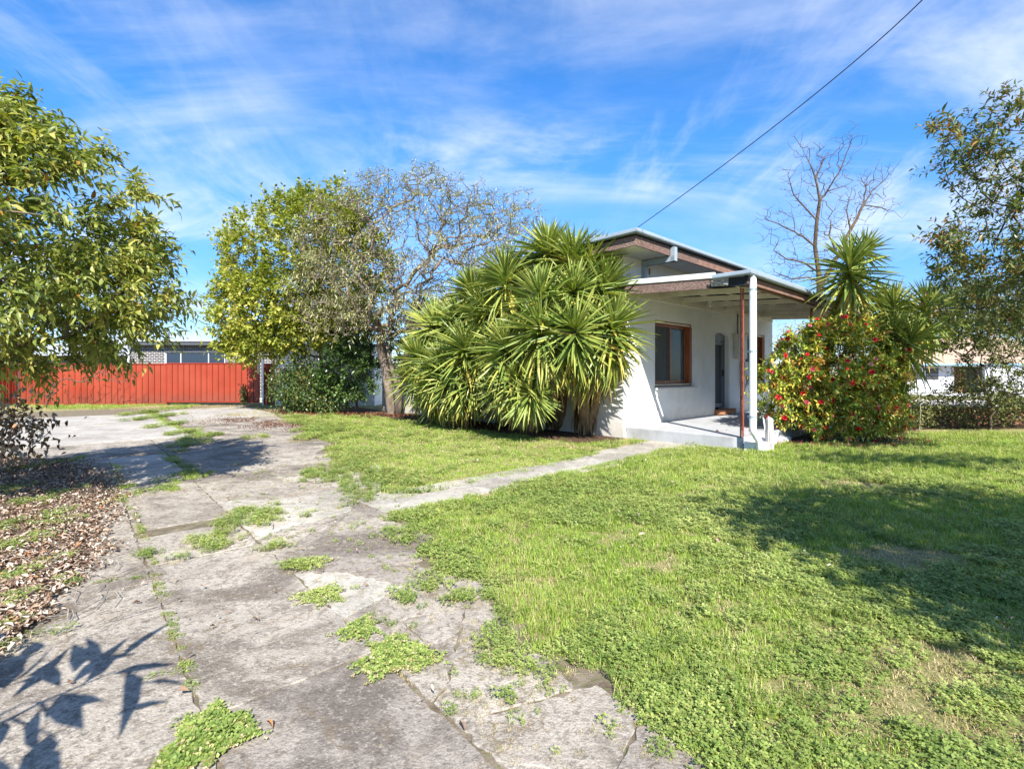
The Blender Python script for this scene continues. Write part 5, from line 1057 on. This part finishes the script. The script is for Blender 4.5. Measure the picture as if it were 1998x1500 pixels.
for (y0_, y1_, dens, sc_) in ((1.2, 3.2, 800, .85), (3.2, 5.5, 560, 1.0), (5.5, 9, 320, 1.2), (9, 13.3, 170, 1.5), (13.3, 17, 80, 1.8)):
    xa, xb = -1.1*y1_, 1.12*y1_; n = int((xb-xa)*(y1_-y0_)*dens); X = rng.uniform(xa, xb, n); Y = rng.uniform(y0_, y1_, n)
    k = (np.abs(X/Y) < 1.12) & lawn_mask(X, Y); X = X[k]; Y = Y[k]; c, d = to_cd(X, Y); u, v = to_uv(X, Y)
    near_edge = np.exp(-((c-cedge(d)).clip(0, 9)/.38)); n1 = fbm(X, Y, 1.15); n2 = fbm(X, Y, 2.6, 40); n3 = rng.random(len(X)); bb = bare(X, Y)
    keep = n3 < 1-.45*bb; X = X[keep]; Y = Y[keep]; n1 = n1[keep]; n2 = n2[keep]; near_edge = near_edge[keep]; bb = bb[keep]; u = u[keep]; v = v[keep]; n4 = rng.random(len(X))
    pcl = np.clip((n1-.46)*3.2+(fbm(X, Y, 6, 21)-.5)*1.6+near_edge*.8, 0.03, .88)*np.where((Y > 6.5) & (X > 0), .25, 1)*np.where(v < 1.2, .45, 1); iscl = n4 < pcl*(1-bb)
    left = (v < 1.3) & (u < 0)
    dry = (~iscl) & (rng.random(len(X)) < np.clip((n2-.52)*2.6, .04, .5)+bb*1.6+left*.18)
    lng = (~iscl) & ~dry & ~left & (fbm(X, Y, 1.6, 77) > np.where(Y > 4.5, .46, .62))
    z = np.zeros(len(X))
    for kd, mk in (('clover', iscl), ('dry', dry), ('long', lng & ~left), ('short', ~iscl & ~dry & left), ('grass', ~iscl & ~dry & ~lng & ~left)):
        put(kd, np.stack([X[mk], Y[mk], z[mk]], 1), sc_*rng.uniform(.75, 1.25, mk.sum()))
scatter('lawn', colls['grass'], np.concatenate(GP['grass'][0]), np.concatenate(GP['grass'][1]), 'green mown grass between the drive, path and porch', 'grass')
scatter('long_grass', colls['long'], np.concatenate(GP['long'][0]), np.concatenate(GP['long'][1])*.9, 'longer fresh grass in the right of the lawn', 'grass')
scatter('dry_grass', colls['dry'], np.concatenate(GP['dry'][0]), np.concatenate(GP['dry'][1]), 'short straw coloured grass patches in the lawn', 'grass')
scatter('short_grass', colls['short'], np.concatenate(GP['short'][0]), np.concatenate(GP['short'][1]), 'short cropped grass between the path and the yuccas', 'grass')
scatter('clover', colls['clover'], np.concatenate(GP['clover'][0]), np.concatenate(GP['clover'][1]), 'clover mat along the lawn edges', 'clover')
# weeds in the drive's joints and along the fence
WP = {'grass': [], 'clover': [], 'dry': [], 'long': []}
def patch(px, py, rx, ry, kd='clover', dens=1.0, z=.02):
    x0, y0 = Gp(px, py); sx_ = rx*y0/F; ya = Gp(px, py-ry)[1]; yb = Gp(px, py+ry)[1]; sy_ = abs(ya-yb)/2
    n = max(3, int(math.pi*sx_*sy_*330*dens/max(1, (y0/4)))); r_ = np.sqrt(rng.random(n)); a = rng.uniform(0, 6.28, n)
    X = x0+sx_*r_*np.cos(a); Y = y0+sy_*r_*np.sin(a); k = fbm(X, Y, 8, px)-.22*(r_**2) > .34
    nf = max(4, int(n*.8)); rf = .55+.95*rng.random(nf); af = rng.uniform(0, 6.28, nf); Xf = x0+sx_*rf*np.cos(af); Yf = y0+sy_*rf*np.sin(af)
    WP['dry'].append(np.stack([Xf, Yf, np.full(nf, .012), rng.uniform(.25, .6, nf)*max(1, y0/7)], 1))
    X = X[k]; Y = Y[k]; WP[kd].append(np.stack([X, Y, np.full(len(X), z), np.full(len(X), .8*max(1, (y0/7)))], 1))
def line(pts, kd='dry', per=60, w_=.012, s=.55):
    for (a, b) in zip(pts[:-1], pts[1:]):
        A_ = np.array(Gp(*a)); B_ = np.array(Gp(*b)); n = max(2, int(np.linalg.norm(B_-A_)*per)); t_ = rng.random(n); p = A_+(B_-A_)*t_[:, None]+rng.normal(0, w_, (n, 2))
        k = fbm(p[:, 0], p[:, 1], 7, 3) > .42; p = p[k]; WP[kd].append(np.column_stack([p, np.full(len(p), .006), np.full(len(p), s)]))
for a in [(790, 1170, 32, 14), (850, 1150, 45, 12), (900, 1180, 45, 18), (950, 1240, 60, 25), (975, 1285, 55, 22), (1060, 1320, 45, 20), (1000, 1300, 30, 14), (985, 1370, 15, 8), (930, 1395, 30, 16), (830, 1125, 50, 10),
          (595, 1105, 45, 13), (540, 1070, 35, 8), (500, 1000, 45, 16), (470, 1025, 55, 14), (430, 1055, 55, 14), (400, 1075, 35, 8), (380, 1062, 20, 6), (520, 1015, 40, 14), (660, 915, 55, 20), (640, 930, 60, 14), (705, 945, 42, 24), (700, 978, 28, 16), (690, 905, 40, 12), (610, 852, 30, 9),
          (630, 845, 30, 10), (780, 1040, 40, 8), (755, 1050, 25, 8), (700, 1030, 35, 6), (800, 1060, 30, 8), (290, 1085, 22, 10), (345, 1095, 20, 6), (520, 1075, 16, 5), (585, 1010, 16, 5), (370, 868, 30, 9), (385, 855, 30, 9), (360, 845, 18, 7), (330, 830, 14, 9), (310, 815, 12, 9), (300, 805, 10, 8), (120, 965, 30, 12), (60, 1060, 40, 20), (75, 985, 25, 10), (40, 1130, 30, 22), (120, 1145, 30, 10), (300, 960, 35, 8), (320, 940, 20, 8), (350, 930, 20, 9), (370, 925, 15, 8), (340, 885, 14, 6), (20, 1230, 20, 20), (90, 1250, 35, 12), (20, 1275, 30, 12), (600, 840, 20, 6), (500, 855, 20, 4)]: patch(*a)
for a in [(30, 1030, 60, 14), (100, 1010, 40, 12), (20, 1180, 40, 14), (110, 1095, 30, 10), (150, 1020, 26, 9), (60, 985, 40, 10), (10, 960, 40, 14), (70, 1165, 26, 9)]: patch(*a, dens=1.0)
for a in [(240, 975, 22, 16), (235, 955, 14, 10), (100, 905, 28, 16), (370, 935, 22, 14), (345, 955, 22, 8)]: patch(*a, kd='grass', dens=1.3)
line([(388, 1385), (345, 1250), (320, 1170), (300, 1100), (265, 1010), (240, 975)], 'clover', 26, .012, .4); line([(388, 1385), (345, 1250), (320, 1170), (265, 1010)], 'dry', 90, .01, .5)
line([(1000, 1480), (830, 1345), (760, 1310), (690, 1250), (640, 1190), (560, 1110)], 'dry', 60, .02, .55); line([(290, 1130), (200, 1138), (140, 1150)], 'clover', 30, .01, .4); line([(385, 1310), (300, 1325), (250, 1340)], 'clover', 14, .01, .35)
line([(400, 850), (330, 830), (290, 803)], 'grass', 50, .08, 1.0); line([(225, 905), (240, 975)], 'grass', 30, .03, .7); line([(330, 893), (380, 930)], 'clover', 30, .05, .9); line([(120, 880), (250, 872), (400, 862)], 'dry', 20, .04, 1.0)
n = 500; WP['dry'].append(np.column_stack([*(np.array([dw(rng.uniform(.8, cedge(d)), d) for d in rng.uniform(-1.6, 5, n)]).T), np.full(n, .012), rng.uniform(.25, .6, n)]))
n = 160; WP['clover'].append(np.column_stack([*(np.array([dw(rng.uniform(.75, cedge(d)), d) for d in rng.uniform(-1.6, 6, n)]).T), np.full(n, .015), rng.uniform(.25, .6, n)]))
n = 1800; X = rng.uniform(fx0, fx1+.5, n); Y = rng.uniform(19.0, 21.35, n)+.0; k = fbm(X, Y, .8, 12) > .40+.18*(21.3-Y)/2.2+.1*(X > fxm)*1.2; WP['grass'].append(np.column_stack([X[k], Y[k], 0*X[k], rng.uniform(1.4, 2.6, k.sum())])); 
n = 900; X = rng.uniform(fx0, fx1+2.5, n); Y = rng.uniform(18.6, 21.2, n); WP['dry'].append(np.column_stack([X, Y, 0*X, rng.uniform(1.5, 2.4, n)]))
n = 500; X = rng.uniform(-9.5, -6, n); Y = rng.uniform(15.5, 19, n); WP['dry'].append(np.column_stack([X, Y, 0*X+.01, rng.uniform(1.2, 2.0, n)]))
n = 1000; X = rng.uniform(14, 60, n); Y = rng.uniform(17, 23, n); WP['dry'].append(np.column_stack([X, Y, 0*X+G0, rng.uniform(2, 4, n)]))
for kd, nm, lb in (('grass', 'weed_grass', 'grass tufts growing in the drive joints and along the red fence'), ('clover', 'weed_mat', 'creeping green weeds spreading over the cracked concrete drive'), ('dry', 'dry_weeds', 'dry straw coloured weeds in the cracks of the drive')):
    A_ = np.concatenate(WP[kd]); scatter(nm, colls[kd], A_[:, :3], A_[:, 3], lb, 'weeds')
# distinct clumps on the drive: things of their own
def clump(label, px, py, rx, ry, n, h, seed, s0=.013):
    x0, y0 = Gp(px, py); sx_ = rx*y0/F; sy_ = abs(Gp(px, py-ry)[1]-Gp(px, py+ry)[1])/2; q = np.sqrt(rng.random(n))*(1+.35*rng.random(n)**4); a = rng.uniform(0, 6.28, n); wob = 1+.24*np.sin(3*a+seed)+.16*np.sin(7*a+seed)+.1*np.sin(13*a)
    pos = np.stack([x0+sx_*q*np.cos(a)*wob, y0+sy_*q*np.sin(a)*wob, .02+(.55*h*(1-q*q).clip(0)*rng.uniform(.1, 1, n)+.006)], 1); b0 = rng.uniform(0, 6.28, n); P_ = np.repeat(pos, 3, 0); ang_ = np.repeat(b0, 3)+np.tile([0, 2.094, 4.189], n)
    d = np.stack([np.cos(ang_), np.sin(ang_), rng.normal(.1, .3, 3*n)], 1); up = np.repeat(rdir(n, .5, 1)+np.array([0, -.3, .5]), 3, 0)
    t = empty('weed_clump', label, 'weed', (x0, y0, 0)); pr = [(np.array([(0, 0, 0), (.65, -.48, .1), (1, 0, 0), (.65, .48, .1)]), np.array([(0, 1, 2), (0, 2, 3)]))]
    emit(t, 'leaf', 'foliage', [M['clover'], M['grassdry']], pr, frames(P_, d, up, np.full(3*n, s0)*np.repeat(rng.uniform(.6, 1.3, n), 3)), None, np.repeat((rng.random(n) < .06+.15*(q > .9)).astype(int), 3), nparts=0)
clump('large clover clump at the bottom of the drive joint, nearest the viewer', 402, 1452, 66, 62, 1500, .07, 1, .014)
clump('wide bright green weed clump in the middle of the cracked strip', 775, 1288, 66, 34, 1300, .05, 2, .012)
clump('small weed clump just above and left of the wide one', 700, 1236, 34, 20, 500, .04, 3, .011)
clump('round dome of bright green weed alone on grey concrete', 627, 1168, 38, 18, 800, .045, 4, .009)
clump('ragged weed clump between round dome and dark earth patch', 598, 1105, 42, 13, 420, .03, 5, .011)

# leaf litter and fallen petals
def litter(name, label, X, Y, size, mat, z=.03, cat='leaf litter'):
    n = len(X); pos = np.stack([X, Y, np.full(n, z)+rng.uniform(0, .02, n)], 1); d = rdir(n, -.25, .35); up = np.array([[0, 0, 1.]])+rng.normal(0, .35, (n, 3))
    t = frames(pos, d, up, size*rng.lognormal(-.1, .4, n).clip(.3, 1.6)); pr = LP_cur
    pi = rng.integers(0, 3, n); co = []; fa = []; rn = []; base = 0
    for p, (v, f) in enumerate(pr):
        s = np.nonzero(pi == p)[0]; vv = np.einsum('nij,vj->nvi', t[s][:, :3, :3], v)+t[s][:, None, :3, 3]; co.append(vv.reshape(-1, 3)); fa.append((f[None]+(np.arange(len(s))*len(v))[:, None, None]+base).reshape(-1, 3)); rn.append(np.repeat(rng.random(len(s)), len(v))); base += len(s)*len(v)
    o = link(name, np_mesh(name, np.concatenate(co), fa, None, np.concatenate(rn)), mat, kind='stuff'); sprops(o, label, cat)
n = 26000; px = rng.uniform(-60, 330, n); py = 900+rng.random(n)**1.4*400; X, Y = np.array([Gp(a, b) for a, b in zip(px, py)]).T
lim = np.interp(py, [900, 950, 1000, 1060, 1110, 1200, 1270, 1300], [150, 250, 240, 205, 175, 95, 10, -20]); k = (px < lim+110*(fbm(X, Y, 3)-.5)+190*(rng.random(n)-.8).clip(0, 1)) & (rng.random(n) < .35+.75*fbm(X, Y, 5, 8))
litter('leaf_litter', 'brown fallen leaves along the left edge of the drive', X[k], Y[k], .030, M['litter'])
n = 900; X = rng.uniform(-4.2, -.2, n); Y = rng.uniform(1.8, 9, n); c, d = to_cd(X, Y); k = (rng.random(n) < .25) & (c < cedge(d)); litter('stray_leaves', 'stray dry leaves scattered over the concrete drive', X[k], Y[k], .028, M['litter'])
sk_ = MB()
for _ in range(130):
    a = Gp(rng.uniform(-60, 230), rng.uniform(915, 1240)); th = rng.uniform(0, 3.14); l_ = rng.uniform(.06, .32)
    sk_.tube([(a[0], a[1], .03), (a[0]+l_*.5*math.cos(th), a[1]+l_*.5*math.sin(th), .045), (a[0]+l_*math.cos(th+.2), a[1]+l_*math.sin(th+.2), .035)], .0025, 3, False)
o = sk_.build('fallen_twigs', M['barkgrey'], kind='stuff'); sprops(o, 'thin dry twigs among the brown leaves left of the drive', 'twigs')
n = 2600; px = rng.normal(520, 60, n); py = 826+rng.normal(0, 6, n)+.13*(px-500).clip(-60, 200)*.5; X, Y = np.array([Gp(a, b) for a, b in zip(px, py)]).T; k = fbm(X, Y, 1.2, 4) > .42; litter('red_leaf_litter', 'dark red fallen leaves where the lawn meets the far drive', X[k], Y[k], .032, M['litterred'], .012)
n = 1600; X = rng.uniform(-8, -.5, n); Y = np.interp(X, [-8, -3, -.5], [17.2, 15.6, 12.6])+rng.normal(0, .35, n); litter('bed_litter', 'dark fallen leaves at the foot of the trees and yuccas', X, Y, .06, M['litterred'])
n = 260; a = rng.uniform(0, 6.28, n); q = rng.uniform(.75, 1.15, n); litter('fallen_petals', 'red petals fallen on the ground round the camellia', 6.6+1.5*q*np.cos(a), 10.05+.9*q*np.sin(a), .05, M['petal'], .05, 'petals')
n = 46; u = rng.uniform(.6, 3.2, n); v = rng.uniform(1.7, 2.4, n); p = np.array([hw(a, b) for a, b in zip(u, v)]); litter('porch_petals', 'red petals lying on the porch slab behind the tap', p[:, 0], p[:, 1], .045, M['petal'], .245, 'petals')
n = 34; X = rng.uniform(.2, 4.5, n); Y = rng.uniform(2.2, 9, n); k = lawn_mask(X, Y); litter('lawn_leaves', 'a few dry brown leaves lying on the lawn', X[k], Y[k], .045, M['litter'], .05)
n = 60; X = np.concatenate([rng.uniform(-3, 1.5, 45), rng.uniform(.5, 3, 15)]); Y = np.concatenate([rng.uniform(7.5, 13, 45), rng.uniform(2.3, 6, 15)]); k = lawn_mask(X, Y); litter('clover_flowers', 'small white clover flowers dotted in the lawn', X[k], Y[k], .022, M['whitefl'], .05, 'flowers')
n = 500; 
# small rubble heap by the gate, sapling on the gate
rb = MB(); x0, y0 = Gp(500, 784)
for k in range(26):
    a = rng.uniform(-1.1, 1.1); b = rng.uniform(-.35, .35); r_ = rng.uniform(.06, .17); v = rdir(8)*r_*np.array([1.2, 1, .6])+np.array([a, b, .05])
    s_ = MB(); cxx, cyy = a, b; ring_ = [(cxx+r_*math.cos(t_)*rng.uniform(.7, 1.1), cyy+r_*math.sin(t_)*rng.uniform(.7, 1.1)) for t_ in np.linspace(0, 6.28, 7)[:-1]]
    top_ = [((p[0]-cxx)*.6+cxx, (p[1]-cyy)*.6+cyy, r_*.8) for p in ring_]; rb.add([(p[0], p[1], 0) for p in ring_]+top_, [(q, (q+1) % 6, 6+(q+1) % 6, 6+q) for q in range(6)]+[tuple(range(6, 12))])
o = rb.build('rubble', M['conc_pale'], loc=(x0, y0, 0), kind='stuff'); sprops(o, 'low heap of pale rubble at the foot of the red gate', 'rubble')
x0 = (475-CX)*(FY-.4)/F; tgs = ell(30, (x0, FY-.42, .42), (.1, .06, .38))
make_tree('fence_sapling', 'tiny reddish green sapling growing against the red gate', 'plant', [(x0, FY-.4, 0), (x0, FY-.4, .1)], tgs, M['barkdark'], [M['lf_right']], LP_round, .07, 300, .05, 'out', seg=.1, tip=.004, rmax=.012)
